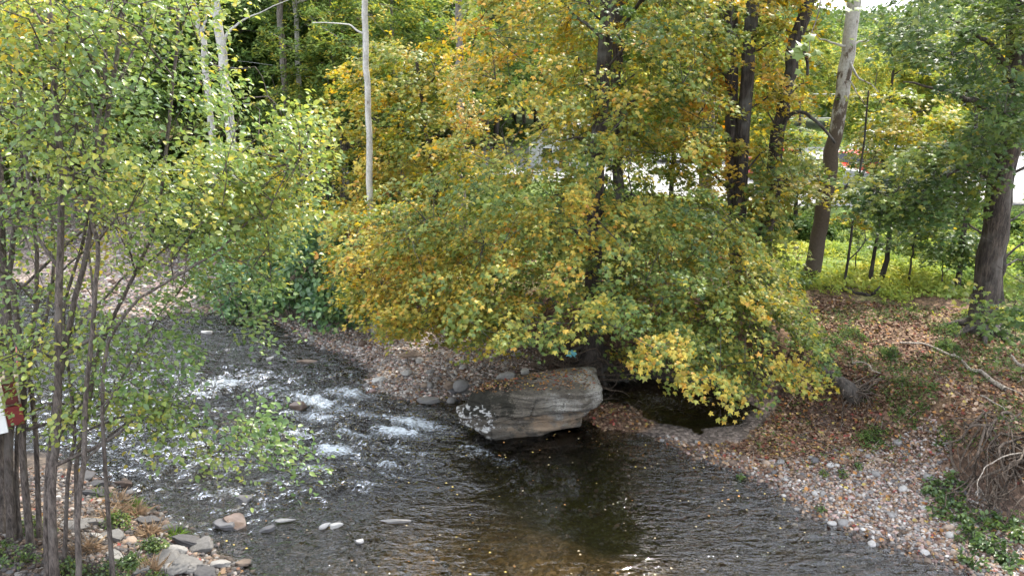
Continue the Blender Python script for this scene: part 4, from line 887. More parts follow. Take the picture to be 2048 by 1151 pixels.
T2 = [stem([(142, 1148), (153, 1046), (170, 924), (171, 837), (183, 690), (194, 560), (197, 480), (185, 420), (196, 250), (215, 80)], 7.6, 9.4, .046, .018, 11, 3), stem([(171, 880), (205, 740), (264, 616), (347, 554), (427, 508), (520, 420), (640, 330)], 8.1, 9.4, .04, .012, None, 4)]
T3 = [stem([(14, 1060), (16, 900), (22, 740), (8, 560), (2, 400), (-20, 200)], 8.8, 9.9, .078, .04, 12, 5), stem([(48, 1050), (44, 900), (46, 760), (28, 610), (5, 500), (-30, 330)], 8.6, 9.7, .062, .03, 12, 6)]
T4 = [stem([(128, 1010), (150, 930), (168, 860), (182, 780), (200, 700), (240, 600), (300, 480), (330, 330), (345, 150), (355, -20)], 8.4, 10.4, .04, .02, 12, 7)]
T5 = [stem([(60, 1000), (70, 860), (60, 700), (78, 560), (60, 380), (30, 200), (10, 40)], 9.0, 10.6, .045, .02, 12, 8)]
T4 += [stem([(108, 1060), (135, 960), (150, 880), (140, 760), (128, 630), (150, 540), (172, 450), (190, 300), (170, 100)], 8.3, 10.2, .034, .015, 11, 17)]
T5 += [stem([(30, 1040), (34, 880), (52, 760), (88, 640), (108, 520), (100, 380), (80, 150)], 8.9, 10.8, .04, .018, 11, 18)]
T3 += [stem([(0, 1050), (4, 900), (-6, 740), (12, 600), (30, 420), (40, 200)], 9.0, 10.6, .06, .03, 11, 19)]
own = rt.choice(5, len(SL), p=[.3, .26, .18, .16, .1])
wt = np.array([[-.6], [0.]]); xl_ = SL[:, 0]
own = np.where((xl_ > -3.3) & (rt.uniform(size=len(SL)) < .75), 1, own)
def hueL(S): return .28 + .05 * sst(3, 1.5, S[:, 2])
for k, (T, nm, lb) in enumerate([(T1, 'alder_tree', 'double-stemmed grey-barked alder rooted at the bottom left corner'), (T2, 'alder_tree', 'slender alder right of the double-stemmed one, its long boughs reaching out over the rapids'), (T3, 'alder_tree', 'dark thick-stemmed alder at the left edge beside the red deck'),
                                 (T4, 'alder_tree', 'thin stem rising between the double-stemmed alder and the slender one'), (T5, 'alder_tree', 'thin wavy stem behind the double-stemmed alder, near the deck')]):
    T = [(p, r * .74) for p, r in T]
    make_tree(nm, lb, 'tree', T, SL[own == k], int((own == k).sum() * .16) + 3, 'ovate', .078, 46, .40, .36, .25, hueL, .09, 'bark_alder', 'leaf_alder', None, 90 + k, .028, .6, 2.2, .6)
# near sycamore twigs hanging into the top of the view
for path, cl, lb in (([(1690, -160, 7.6), (1650, -30, 7.4), (1625, 60, 7.3), (1612, 120, 7.2)], [(1610, 85, 7.25), (1595, 112, 7.2), (1622, 102, 7.3)], 'pale green sycamore twig hanging into view in front of the crooked maple'),
                     ([(1740, -160, 7.6), (1715, -60, 7.4), (1702, 8, 7.4)], [(1698, -2, 7.4), (1706, 8, 7.4)], 'tip of a pale sycamore twig at the top edge in front of the leaning sycamore')):
    pt = curve([at(*q) for q in path], 12, .02); hv_ = empty('sycamore_twig', tuple(pt[0]), lb, 'twig')
    V, F = tubes([(pt, np.linspace(.012, .003, len(pt)))], 5); mesh_np('stem', local(V, hv_), F, M['bark_grey'], hv_)
    S = np.repeat(np.array([at(*q) for q in cl]), 4, 0); n = len(S); S = S + rt.normal(size=(n, 3)) * .04
    leaves('leaf_blades', S - np.array(hv_.location), np.tile([0, -.8, .8], (n, 1)) + rt.normal(size=(n, 3)) * .3, rt.uniform(.08, .13, n), autumn(np.full(n, .25)), 'maple', M['leaf'], hv_, rt)
print('alders ok')

# ------------------------------------------------------------------ shrubs, weeds, tufts
def shrub(name, label, cat, pts, kind, size, n_each, rad, hue, seed, leafm='leaf_alder', bark='bark_dark', group=None, jit=.09, dark=1., up=.5, rs=.012):
    rg = np.random.default_rng(seed); c = pts.mean(0); base = np.array([c[0], c[1], 0]); base[2] = h1(c[0], c[1]) - .05
    root = empty(name, tuple(base), label, cat, group); st_ = []
    for i in range(min(26, len(pts))):
        s = pts[int(rg.integers(len(pts)))]; b0 = base + np.array([(s[0] - c[0]) * .45, (s[1] - c[1]) * .45, 0]); b0[2] = h1(b0[0], b0[1]) - .04
        st_.append((curve([b0, (b0 + s) / 2 + rg.normal(size=3) * .06 + np.array([0, 0, .12]), s], 8), np.linspace(rs, .004, 8)))
    st_ = [(p, np.linspace(rs, .004, len(p))) for p, _ in st_]
    V, F = tubes(st_, 4); mesh_np('stems', local(V, root), F, M[bark], root, smooth=True)
    p, ln, sz, cc, sp_ = spray_leaves(pts.copy(), c, n_each, rad, .3, .45, np.full(len(pts), hue) + (fbm(pts[:, 0] * 2, pts[:, 1] * 2, pts[:, 2] * 2) - .5) * .25, jit, size, rg, up)
    leaves('foliage', p - np.array(root.location), ln, sz, cc * dark, kind, M[leafm], root, rg, sp_); return root
def mound(px, py, z, rx, ry, rz, n, rg, q0=.5):
    c = gp(px, py, z); d = rg.normal(size=(n, 3)); d[:, 2] = np.abs(d[:, 2]); d /= np.linalg.norm(d, axis=1)[:, None]
    P = d * (rg.uniform(q0, 1, n) ** .6)[:, None] * np.array([rx, ry, rz]); P[:, :2] += c[:2]; P[:, 2] += H(P[:, 0], P[:, 1]) + .04; return P
rg_ = np.random.default_rng(404)
KW = np.array([1.6, 1.7, 2.6])
shrub('knotweed_bush', 'dense bush of large grey-green leaves overhanging the gravel bar below the golden maple', 'bush', sample_px([(505, 470), (600, 430), (690, 470), (722, 560), (735, 620), (700, 655), (640, 640), (560, 610), (500, 560)], 150, dband(19.6, 1.1, lowshift=1.6, py0=480), rg_, .1), 'ovate', .17, 30, .42, .12, 501, dark=KW)
shrub('knotweed_bush', 'lower bush of broad leaves at the upstream gravel, left of the large overhanging one', 'bush', sample_px([(380, 500), (470, 450), (540, 500), (560, 600), (520, 640), (440, 620), (390, 570)], 90, dband(21.0, .9, lowshift=1.5, py0=480), rg_, .05), 'ovate', .16, 30, .4, .15, 502, dark=KW)
shrub('shrub', 'feathery light green shrub behind the grey-green bush, under the wood edge', 'bush', sample_px([(560, 440), (640, 415), (740, 430), (760, 480), (690, 500), (600, 480)], 60, dband(22.5, 1), rg_, .1), 'clump', .13, 34, .4, .3, 503)
shrub('shrub', 'leafy shrub growing on the gravel between the stream and the far wood at the left', 'bush', sample_px([(300, 420), (420, 400), (480, 450), (400, 500), (320, 480)], 50, dband(25, 1), rg_, .05), 'clump', .16, 30, .5, .12, 504)
for i, (px, py, rx, rz, hue, lb) in enumerate([(1570, 480, 1.0, .8, .05, 'dark green bush at the far left of the meadow, beside the crooked maple'), (1622, 478, .8, .7, .08, 'dark bush touching the leaning sycamore on its left'),
        (1725, 466, 1.1, .5, .16, 'rounded bush at the lot edge behind the thin saplings'), (1800, 500, 1.0, .28, .2, 'pale low shrub in the middle of the meadow'), (1868, 515, 1.1, .3, .2, 'pale spreading shrub right of the middle of the meadow'),
        (1830, 462, 1.0, .5, .12, 'green bush against the paved lot, between the two close pairs of saplings'), (1925, 468, 1.2, .6, .12, 'large green bush behind the tree beside the thick maple'), (2030, 470, 1.2, .7, .14, 'green bush showing right of the thick-trunked maple'), (2060, 530, 1.1, .3, .18, 'low pale shrub at the right edge of the meadow')]):
    shrub('shrub', lb, 'bush', mound(px, py, 1.35, rx, .7, rz, 46, rg_), 'clump', .13, 34, .3, hue + .04, 520 + i, 'leaf_far')
for i, (px, py, rx, rz, lb) in enumerate([(1672, 690, .55, .4, 'dark leafy clump on the bank lip above the uprooted stump'), (1900, 665, .5, .35, 'grey-green clump of undergrowth left of the thick maple roots'), (1710, 670, .4, .25, 'small green clump in the leaf litter right of the dark bank clump'), (1935, 650, .45, .35, 'dark undergrowth tuft against the foot of the thick maple'),
        (1900, 690, .35, .2, 'low green clump beside the bleached branch'), (1770, 780, .45, .25, 'leafy weeds growing down the cut bank above the leaf-covered slope'), (1610, 578, .45, .2, 'bright grass clump at the foot of the leaning sycamore'), (1780, 700, .3, .15, 'tiny green clump where the bleached branch begins')]):
    shrub('weed_clump', lb, 'weeds', mound(px, py, 1.25, rx, .35, rz * .55, 11, rg_, .1), 'clump', .05, 26, .2, .13 if i != 6 else .3, 540 + i, 'leaf_far', rs=.005)
for i, (px, py) in enumerate([(1872, 912), (1890, 925), (1915, 918), (1900, 950), (1930, 960), (1945, 985), (1965, 1000), (1990, 970), (2010, 985), (2035, 975), (1990, 1010), (2020, 1020), (1960, 1035), (2040, 1040), (1925, 940), (2040, 1000)]):
    P = mound(px, py, .8, .2, .16, .2, 7, rg_, .1); shrub('broadleaf_weed', 'leafy green weed in the patch on the gravel edge below the hanging root tangle', 'weed', P, 'ovate', .075, 16, .11, .13, 560 + i, group='green weeds below the root tangle', rs=.004)
for i, (px, py, lb) in enumerate([(1652, 912, 'small bright seedling at the top edge of the right-hand cobbles'), (1690, 915, 'yellowish weed tuft at the top edge of the cobbles, right of the bright seedling'), (1722, 905, 'upright weed sprig rightmost of the three above the cobbles'), (1485, 912, 'tiny weed in the narrow gravel neck by the pool'), (1645, 975, 'faint weed sprig in the middle of the right-hand cobbles')]):
    shrub('seedling', lb, 'weed', mound(px, py, .45, .07, .06, .10, 7, rg_), 'ovate', .04, 12, .06, .2, 580 + i, rs=.003)
for i, (px, py, rx, lb) in enumerate([(20, 1110, .28, 'tall weeds in the bottom left corner'), (215, 1112, .26, 'green creeping weeds between the stones right of the slender alder'), (60, 1030, .25, 'weeds at the foot of the dark alder by the deck'), (228, 985, .20, 'low green herb beside the brown grass at the waterline'), (255, 1075, .16, 'little green weed on the slab heap'), (295, 1030, .16, 'green grass sprout on the near bank tip'), (140, 1120, .2, 'weeds growing between the two alder stems at the bottom'), (300, 1110, .14, 'weed patch right of the creeping weeds')]):
    shrub('weed_clump', lb, 'weeds', mound(px, py, .8, rx, rx * .8, rx * .8, 16, rg_), 'ovate', .045, 26, .12, .17, 600 + i, rs=.004)
def tuft(px, py, z, n, hgt, colr, label, seed, name='grass_tuft', group=None, lean=(0.5, -.2)):
    rg = np.random.default_rng(seed); p = gp(px, py, z); z = h1(p[0], p[1]); p = gp(px, py, z); p[2] = h1(p[0], p[1])
    a = rg.uniform(0, 6.28, n); el = rg.uniform(.3, 1.3, n); L = np.stack([np.cos(a) * np.cos(el) + lean[0] * .6, np.sin(a) * np.cos(el) + lean[1] * .6, np.sin(el) * .7], 1)
    pos = p + np.stack([rg.normal(size=n) * .05, rg.normal(size=n) * .05, np.zeros(n) - .01], 1)
    nr = np.cross(L, rg.normal(size=(n, 3))); nr[:, 2] = np.abs(nr[:, 2])
    c = np.array(colr)[None] * rg.uniform(.6, 1.4, n)[:, None]
    o = leaves(name, pos, nr, hgt * rg.uniform(.5, 1.2, n), c, 'blade', M['grassm'], None, rg, L); return tag(o, label, 'grass tuft', group)
DRY = (.26, .19, .12)
for i, (px, py, lb) in enumerate([(232, 1000, 'brown dry grass tuft leaning over the waterline, highest of the brown tufts'), (268, 1022, 'brown drooping grass tuft among the slabs, second from the waterline'), (226, 1030, 'brown tuft left of the drooping one among the slabs'), (296, 1062, 'straw-coloured tuft standing before the dark slab'), (300, 1140, 'brown tuft at the bottom of the slab heap'), (170, 1100, 'dry straw tuft between the alder stems and the slabs')]):
    tuft(px, py, .5, 190, .26, DRY, lb, 700 + i)
for i, (px, py, lb) in enumerate([(196, 985, 'green sedge tuft at the waterline beside the brown grass'), (268, 1003, 'green rushes just above the drooping brown tuft'), (350, 1062, 'thin green grass growing on the dark slab')]):
    tuft(px, py, .5, 110, .2, (.10, .17, .03), lb, 720 + i)
# hanging dry brush round the alder feet
def tangle(name, label, pts_fn, n, r, m_, seed, wig=.12):
    rg = np.random.default_rng(seed); paths = []
    for i in range(n):
        a, b_ = pts_fn(rg); mid = (a + b_) / 2 + rg.normal(size=3) * np.linalg.norm(b_ - a) * wig; mid2 = a * .3 + b_ * .7 + rg.normal(size=3) * np.linalg.norm(b_ - a) * wig
        p = curve([a, mid, mid2, b_], 10); k = r * rg.uniform(.25, 1.15) ** 2.2; paths.append((p, np.linspace(k, k * .35, len(p))))
    V, F = tubes(paths, 5); o = mesh_np(name, V, F, M[m_], smooth=True); return tag(o, label, kind='stuff')
def near_px(px, py, z, sx, sy, rg):
    p = gp(px, py, z)[:2] + rg.normal(size=2) * np.array([sx, sy]); return np.array([p[0], p[1], h1(p[0], p[1])])
def fA(rg):
    a = near_px(rg.uniform(60, 210), rg.uniform(960, 1130), .9, .06, .06, rg); a[2] += rg.uniform(.02, .22); b_ = a + np.array([rg.normal() * .28, -rg.uniform(0, .3), -rg.uniform(0, .22)]); b_[2] = max(b_[2], h1(b_[0], b_[1]) + .02); return a, b_
tangle('dry_brush', 'dry brown stems and roots matted around the alder feet', fA, 420, .005, 'drift_dark', 31)
def fB(rg):      # the flood debris under the wide maple
    a = near_px(rg.uniform(1060, 1190), rg.uniform(690, 742), .6, .1, .2, rg); a[2] += rg.uniform(.02, .4); t_ = rg.uniform(-.5, .5); L = rg.uniform(.4, 1.3); b_ = a + np.array([math.cos(t_) * L * (1 if rg.uniform() < .7 else -1), math.sin(t_) * L, rg.normal() * .14]); b_[2] = max(b_[2], h1(b_[0], b_[1]) + .03); return a, b_
tangle('flood_debris', 'flood-borne sticks matted behind the boulder at the foot of the wide maple', fB, 170, .022, 'drift_dark', 32)
def fC(rg):      # roots hanging out of the cut bank over the pool
    a = near_px(rg.uniform(1210, 1480), rg.uniform(700, 730), 1.0, .05, .1, rg); b_ = a + np.array([rg.normal() * .3, -rg.uniform(.2, .8), -rg.uniform(.3, .9)]); b_[2] = max(b_[2], .02); return a, b_
tangle('hanging_roots', 'dark roots hanging from the cut bank over the pool', fC, 120, .012, 'drift_dark', 33)
def fD(rg):      # the great root tangle at the right edge
    a = gp(rg.uniform(1960, 2080), rg.uniform(830, 900), 1.2); a[2] = h1(a[0], a[1]) + rg.uniform(-.05, .1); b_ = a + np.array([rg.normal() * .4 - .15, -rg.uniform(.1, .8), -rg.uniform(.2, .8)]); b_[2] = max(b_[2], h1(b_[0], b_[1]) + .02); return a, b_
tangle('root_tangle', 'mass of torn roots hanging down the bank at the right edge', fD, 210, .024, 'drift_dark', 34, .16)
def fE(rg):      # twigs over the leaf-strewn slope
    a = near_px(rg.uniform(1480, 2000), rg.uniform(760, 880), .8, .2, .2, rg); t_ = rg.uniform(0, 6.28); L = rg.uniform(.12, .6); b_ = a + np.array([math.cos(t_) * L, math.sin(t_) * L, 0]); b_[2] = h1(b_[0], b_[1]) + .03; a[2] += .02; return a, b_
tangle('fallen_twigs', 'thin fallen twigs scattered over the leaf-strewn slope', fE, 260, .007, 'drift', 35, .08)

# ------------------------------------------------------------------ branches and stumps
def gpath(pxs, z, lift=.03, n=16, jit=.02, seed=0):
    P = []
    for q in pxs:
        zz = z
        for _ in range(4): p = gp(q[0], q[1], zz); zz = h1(p[0], p[1]) + lift + (q[2] if len(q) > 2 else 0)
        p[2] = zz; P.append(p)
    return curve(P, n, jit, seed)
def branch_thing(name, label, cat, main, r, twigs=(), m_='drift'):
    root = empty(name, tuple(main[0]), label, cat); V, F = tubes([(main, np.linspace(r, r * .35, len(main)) * (1 + .12 * np.sin(np.arange(len(main)) * 2.1)))], 9)
    mesh_np('limb', local(V, root), F, M[m_], root, smooth=True)
    for i, (p, rr) in enumerate(twigs):
        V, F = tubes([(p, np.linspace(rr, rr * .3, len(p)))], 6); mesh_np('side_branch', local(V, root), F, M[m_], root, smooth=True)
    return root
branch_thing('fallen_branch', 'long bleached crooked branch lying across the leaf litter left of the thick maple', 'branch', gpath([(2010, 778), (1990, 765), (1960, 742), (1938, 738), (1918, 715), (1890, 705), (1860, 690), (1830, 685), (1800, 686)], 1.25, .05, 26), .045, [(gpath([(1985, 762), (2015, 775), (2048, 790)], 1.25, .05, 8), .03)])
branch_thing('driftwood', 'bare pale driftwood stump limb poking in at the right edge', 'driftwood', gpath([(2100, 760, .25), (2060, 738, .25), (2035, 726, .28), (2020, 708, .34)], 1.3, .06, 12), .06, [(gpath([(2048, 745, .2), (2042, 748, .1), (2046, 758, .05), (2034, 765)], 1.3, .04, 8), .02)])
branch_thing('rotten_log', 'dark curved log lying in the meadow edge, its broken end lifted to the right', 'log', gpath([(1645, 574), (1680, 577), (1715, 586), (1742, 588), (1752, 582, .06), (1764, 572, .22)], 1.3, .04, 22, .06), .06, [], 'bark_dark')
branch_thing('stick', 'straight brown stick on the leaf litter above the cobbles', 'stick', gpath([(1590, 872), (1625, 879), (1660, 890), (1685, 898)], .6, .02, 12), .035, [(gpath([(1590, 872), (1620, 866), (1635, 862)], .6, .02, 6), .012)], 'drift_dark')
branch_thing('fallen_branch', 'thin pale arched branch on the bank lip right of the maple leaves', 'branch', gpath([(1705, 726), (1730, 724, .1), (1748, 732, .15), (1762, 752), ], 1.2, .04, 12), .02, [(gpath([(1705, 726), (1690, 745), (1680, 750)], 1.2, .03, 6), .01)])
branch_thing('fallen_branch', 'dark branch with a forked pale end below the bank at right', 'branch', gpath([(1935, 854, .1), (1910, 858, .08), (1880, 862), (1850, 858)], .9, .04, 12), .03, [(gpath([(1910, 858, .08), (1905, 870, 0)], .9, .04, 4), .012)], 'drift_dark')
branch_thing('fallen_branch', 'long thin pale branch slanting down the bank toward the right edge', 'branch', gpath([(1962, 790, .1), (1990, 805, .1), (2015, 822), (2030, 832)], 1.1, .05, 12), .016, [])
branch_thing('fallen_branch', 'bent pale root hanging over the green weeds at lower right', 'branch', curve([at(2050, 905, 10.5), at(2010, 912, 10.4), at(1975, 930, 10.2), at(1957, 955, 10.05), at(1955, 990, 9.8)], 16, .02), .014, [])
branch_thing('fallen_branch', 'slim grass-like pale stick lying over the weeds by the waterside cobbles', 'branch', gpath([(1950, 1000), (1985, 1025), (2010, 1050), (2025, 1065)], .4, .04, 10), .008, [])
branch_thing('fallen_branch', 'thin pale stick lying in the upstream shallows by the bar', 'stick', gpath([(578, 682), (600, 676), (622, 670)], .05, .02, 6), .02, [])
branch_thing('stick', 'short grey stick among the cobbles at the water side of the right-hand bar', 'stick', gpath([(1795, 1070), (1812, 1062), (1825, 1058)], .15, .05, 6), .022, [], 'drift_dark')
# upturned stump with its root plate
b0 = gpath([(1700, 790)], .7, .25, 3)[0] if False else None
p0 = gp(1632, 738, 1.15); p1 = gp(1690, 772, .95); p2 = gp(1715, 800, .62)
su = empty('uprooted_stump', (p2[0], p2[1], h1(p2[0], p2[1])), 'uprooted stump with a splayed mat of roots, trunk pointing back under the maple leaves', 'stump')
P = curve([p0, (p0 + p1) / 2 + np.array([0, 0, .03]), p1, p2], 16, .02); V, F = tubes([(P, np.interp(np.linspace(0, 1, len(P)), [0, .6, .9, 1], [.09, .13, .19, .10]))], 12); mesh_np('trunk', local(V, su), F, M['bark_maple'], su, smooth=True)
rp = []
rgs = np.random.default_rng(12)
for k in range(58):
    a = rgs.uniform(-2.6, .9); L = rgs.uniform(.3, .85); st0 = P[-3] + rgs.normal(size=3) * .07; e = st0 + np.array([math.cos(a) * L * .9, math.sin(a) * L * .6, rgs.uniform(-.65, .12) * L]); e[2] = max(e[2], h1(e[0], e[1]) + .02)
    p = curve([st0, (st0 + e) / 2 + rgs.normal(size=3) * .07 + np.array([0, 0, .05]), e + rgs.normal(size=3) * .02], 10, .02, k); r_ = rgs.uniform(.008, .032); rp.append((p, np.linspace(r_, .003, len(p))))
V, F = tubes(rp, 6); mesh_np('roots', local(V, su), F, M['drift_dark'], su, smooth=True)
# a scrap of blue-green cloth caught in the debris
rc = at(1143, 706, 15.6); q = 14; gx_, gy_ = np.meshgrid(np.linspace(-1, 1, q), np.linspace(-1, 1, q))
V = np.stack([gx_ * .09 + .03 * np.sin(gy_ * 4), gy_ * .02 + .03 * np.sin(gx_ * 5), gy_ * .06 - .04 * gx_ ** 2 + .02 * np.sin(gx_ * 6 + gy_ * 5)], -1).reshape(-1, 3)
ii = np.arange(q - 1)[:, None] * q + np.arange(q - 1)[None]; F = np.stack([ii, ii + 1, ii + q + 1, ii + q], -1).reshape(-1, 4)
M['rag'] = m_flat('rag_cloth', (.18, .5, .55), .7); o = mesh_np('cloth_scrap', V, F, M['rag'], smooth=True); o.location = rc; tag(o, 'crumpled blue-green scrap of cloth caught in the flood debris', 'litter')

# ------------------------------------------------------------------ leaf litter and ground cover
rl = np.random.default_rng(55)
LT = np.array([.66, .69, .80]) * np.array([(.30, .17, .09), (.40, .25, .13), (.22, .11, .06), (.50, .34, .20), (.16, .08, .05), (.48, .22, .06), (.55, .40, .10), (.34, .08, .05)])
def litter_pts(xy, lift=.012): return np.column_stack([xy, H(xy[:, 0], xy[:, 1]) + lift])
slope_poly = gpl([(1190, 815), (1320, 850), (1480, 850), (1560, 780), (1700, 800), (1850, 850), (1960, 900), (1900, 930), (1700, 905), (1560, 915), (1430, 885), (1290, 862)], .4)
q1 = pts_in(slope_poly, 15000, rl)
fp = gpl([(1560, 700), (1630, 590), (1800, 605), (2048, 630), (2300, 670), (2300, 950), (2048, 890), (1850, 800), (1660, 730)], 1.3); q2 = pts_in(fp, 32000, rl)
q3 = pts_in(RBAR, 3600, rl); q4 = pts_in(gpl([(800, 560), (1200, 640), (1560, 600), (1620, 500), (1200, 450), (700, 480)], 1.3), 12000, rl); q5 = pts_in(MBAR, 1800, rl)
q6 = pts_in(gpl([(1170, 800), (1260, 800), (1310, 845), (1270, 866), (1190, 866), (1130, 840)], .1), 900, rl); q7 = pts_in(LBAR, 700, rl)
cl_ = lambda q: q[rl.uniform(size=len(q)) < .35 + .65 * sst(.38, .6, fbm(q[:, 0] * 1.3, q[:, 1] * 1.3, 21.))]
q1, q2 = cl_(q1), cl_(q2)
qq = np.vstack([q1, q2, q3, q4, q5, q6, q7]); P = litter_pts(qq); n = len(P)
pr = np.array([.2, .2, .17, .13, .12, .08, .05, .05]); ci = rl.choice(8, n, p=pr / pr.sum())
o = leaves('fallen_leaves', P, np.tile([0, 0, 1.], (n, 1)) + rl.normal(size=(n, 3)) * .38, rl.uniform(.035, .085, n), LT[ci] * rl.uniform(.6, 1.25, n)[:, None], 'dry', M['litter']); tag(o, 'brown and tan fallen leaves covering the bank', kind='stuff')
# leaves lying on the boulder
n = 620; bx = rl.uniform(-.75, 1.65, n); by = 13.3 + rl.uniform(0, 1, n) ** .8 * (.25 + .25 * (bx + .8)); by = np.where(rl.uniform(size=n) < .25, 13.15 + rl.uniform(0, .3, n), by)
from mathutils.bvhtree import BVHTree
rock = [c for c in boulder.children][0]; bv = BVHTree.FromPolygons([v.co + boulder.location for v in rock.data.vertices], [list(p.vertices) for p in rock.data.polygons])
P = []
for a, b_ in zip(bx, by):
    hit = bv.ray_cast(Vector((a, b_, 3)), Vector((0, 0, -1)))
    if hit[0] is not None and hit[1].z > .6 and hit[0].z > .5: P.append(hit[0] + Vector((0, 0, .008)))
P = np.array(P); n = len(P); ci = rl.choice(8, n, p=np.array([.15, .15, .1, .1, .05, .25, .12, .08]))
o = leaves('fallen_leaves', P, np.tile([0, 0, 1.], (n, 1)) + rl.normal(size=(n, 3)) * .3, rl.uniform(.03, .065, n), LT[ci] * rl.uniform(.7, 1.3, n)[:, None], 'dry', M['litter']); tag(o, 'orange fallen leaves lying on top of the boulder', kind='stuff')
# leaves afloat and stuck in the shallows
q = rl.uniform((-4.5, 8.8), (5, 13.6), (230, 2)); q = q[(sdf(q, RIVER) < -.1)]; P = np.column_stack([q, np.full(len(q), .022)]); n = len(P)
o = leaves('floating_leaves', P, np.tile([0, 0, 1.], (n, 1)) + rl.normal(size=(n, 3)) * .08, rl.uniform(.018, .042, n), np.array([(.6, .45, .12), (.5, .25, .08), (.45, .36, .2)])[rl.integers(0, 3, n)] * rl.uniform(.5, 1.1, n)[:, None], 'dry', M['litter']); tag(o, 'small yellow leaves drifting on the water', kind='stuff')
# meadow growth
mp_ = gpl([(1500, 470), (1560, 440), (1700, 450), (1900, 440), (2300, 440), (2300, 680), (2048, 650), (1900, 628), (1760, 606), (1640, 586), (1540, 575)], 1.3)
q = pts_in(mp_, 26000, rl); q = q[sdf(q, LOT) > .1]
k = fbm(q[:, 0] * .7, q[:, 1] * .7, 6.); keep = rl.uniform(size=len(q)) < sst(.30, .55, k + .12 * sst(20, 23, q[:, 1])); q = q[keep]; P = litter_pts(q, 0); n = len(P)
P[:, 2] += rl.uniform(0, 1, n) ** 1.5 * .22 * (.4 + 1.2 * vn(q[:, 0] * 1.3, q[:, 1] * 1.3, 2.))
o = leaves('meadow_growth', P, np.tile([0, -.2, 1.], (n, 1)) + rl.normal(size=(n, 3)) * .55, rl.uniform(.07, .15, n), autumn(.22 + .22 * vn(q[:, 0] * .8, q[:, 1] * .8, 3.) + rl.normal(size=n) * .05) * 1.7, 'clump', M['leaf_far']); tag(o, 'bright low herbs and grass of the sunlit meadow', kind='stuff')
q = np.vstack([pts_in(fp, 9000, rl), pts_in(slope_poly, 500, rl), pts_in(gpl([(1700, 760), (1850, 790), (1980, 870), (1900, 860), (1780, 800)], 1.), 900, rl)]); k = fbm(q[:, 0] * 1.1, q[:, 1] * 1.1, 8.); q = q[rl.uniform(size=len(q)) < sst(.46, .62, k)]; P = litter_pts(q, .01); n = len(P); P[:, 2] += rl.uniform(0, .08, n)
o = leaves('ground_cover', P, np.tile([0, 0, 1.], (n, 1)) + rl.normal(size=(n, 3)) * .5, rl.uniform(.025, .06, n), autumn(.12 + rl.normal(size=n) * .08), 'clump', M['leaf_far']); tag(o, 'thin green ground cover among the fallen leaves', kind='stuff')
q = rl.uniform((-30, 20), (6, 60), (30000, 2)); q = q[(sdf(q, FOREST) < -.2) & (sdf(q, LOT) > .1)]; P = litter_pts(q, 0); n = len(P); P[:, 2] += rl.uniform(0, 1, n) ** 2 * .6
o = leaves('undergrowth', P, np.tile([0, -.2, 1.], (n, 1)) + rl.normal(size=(n, 3)) * .5, rl.uniform(.12, .3, n), autumn(.08 + .2 * vn(q[:, 0] * .5, q[:, 1] * .5, 3.) + rl.normal(size=n) * .05), 'clump', M['leaf_far']); tag(o, 'tangled green undergrowth on the wood floor', kind='stuff')
print('cover ok')

# ------------------------------------------------------------------ small built things
import bmesh
def box_np(x0, x1, y0, y1, z0, z1, bev=0.0):
    bm = bmesh.new(); bmesh.ops.create_cube(bm, size=1)
    for v in bm.verts: v.co = Vector((x0 + (v.co.x + .5) * (x1 - x0), y0 + (v.co.y + .5) * (y1 - y0), z0 + (v.co.z + .5) * (z1 - z0)))
    if bev: bmesh.ops.bevel(bm, geom=bm.edges[:], offset=bev, segments=1, affect='EDGES')
    return bm
def box(name, dims, m_, parent, bev=.004, ry=0):
    bm = box_np(*dims, bev=bev); me = bpy.data.meshes.new(name); bm.to_mesh(me); bm.free(); me.materials.append(m_)
    o = bpy.data.objects.new(name, me); COL.objects.link(o); o.parent = parent; return o
M['red'] = m_flat('red_stain', (.21, .028, .024), .6, 0, .25); M['darkred'] = m_flat('dark_red_boards', (.13, .025, .022), .7, 0, .3); M['white'] = m_flat('white_paint', (.78, .78, .76), .5, 0, .05); M['deckwood'] = m_flat('weathered_boards', (.22, .19, .13), .8, 0, .3)
dk = empty('deck', (-6.82, 8.5, 2.46), 'corner of a red timber deck with a white railing, behind the leftmost alders', 'deck', None, R(33))
box('rim_board', (-6, .52, 0, .045, 0, .26), M['red'], dk); box('side_board', (.475, .52, .05, 2.6, 0, .26), M['red'], dk)
for i in range(9): box('deck_board', (-6, .52, .05 + i * .15, .19 + i * .15, .263, .29), M['deckwood'], dk, .003)
box('rail_post', (.235, .335, -.105, -.005, -.03, 1.22), M['white'], dk)
box('corner_panel', (.36, .50, .0, .09, .30, .62), M['darkred'], dk)
box('top_rail', (-6, .23, -.08, -.02, 1.08, 1.16), M['white'], dk); box('bottom_rail', (-6, .23, -.08, -.02, .36, .43), M['white'], dk)
for i in range(12): box('baluster', (.10 - i * .14, .135 - i * .14, -.066, -.034, .43, 1.08), M['white'], dk, .003)
box('support_post', (-.9, -.78, 1.1, 1.22, -2.6, 0), M['deckwood'], dk)

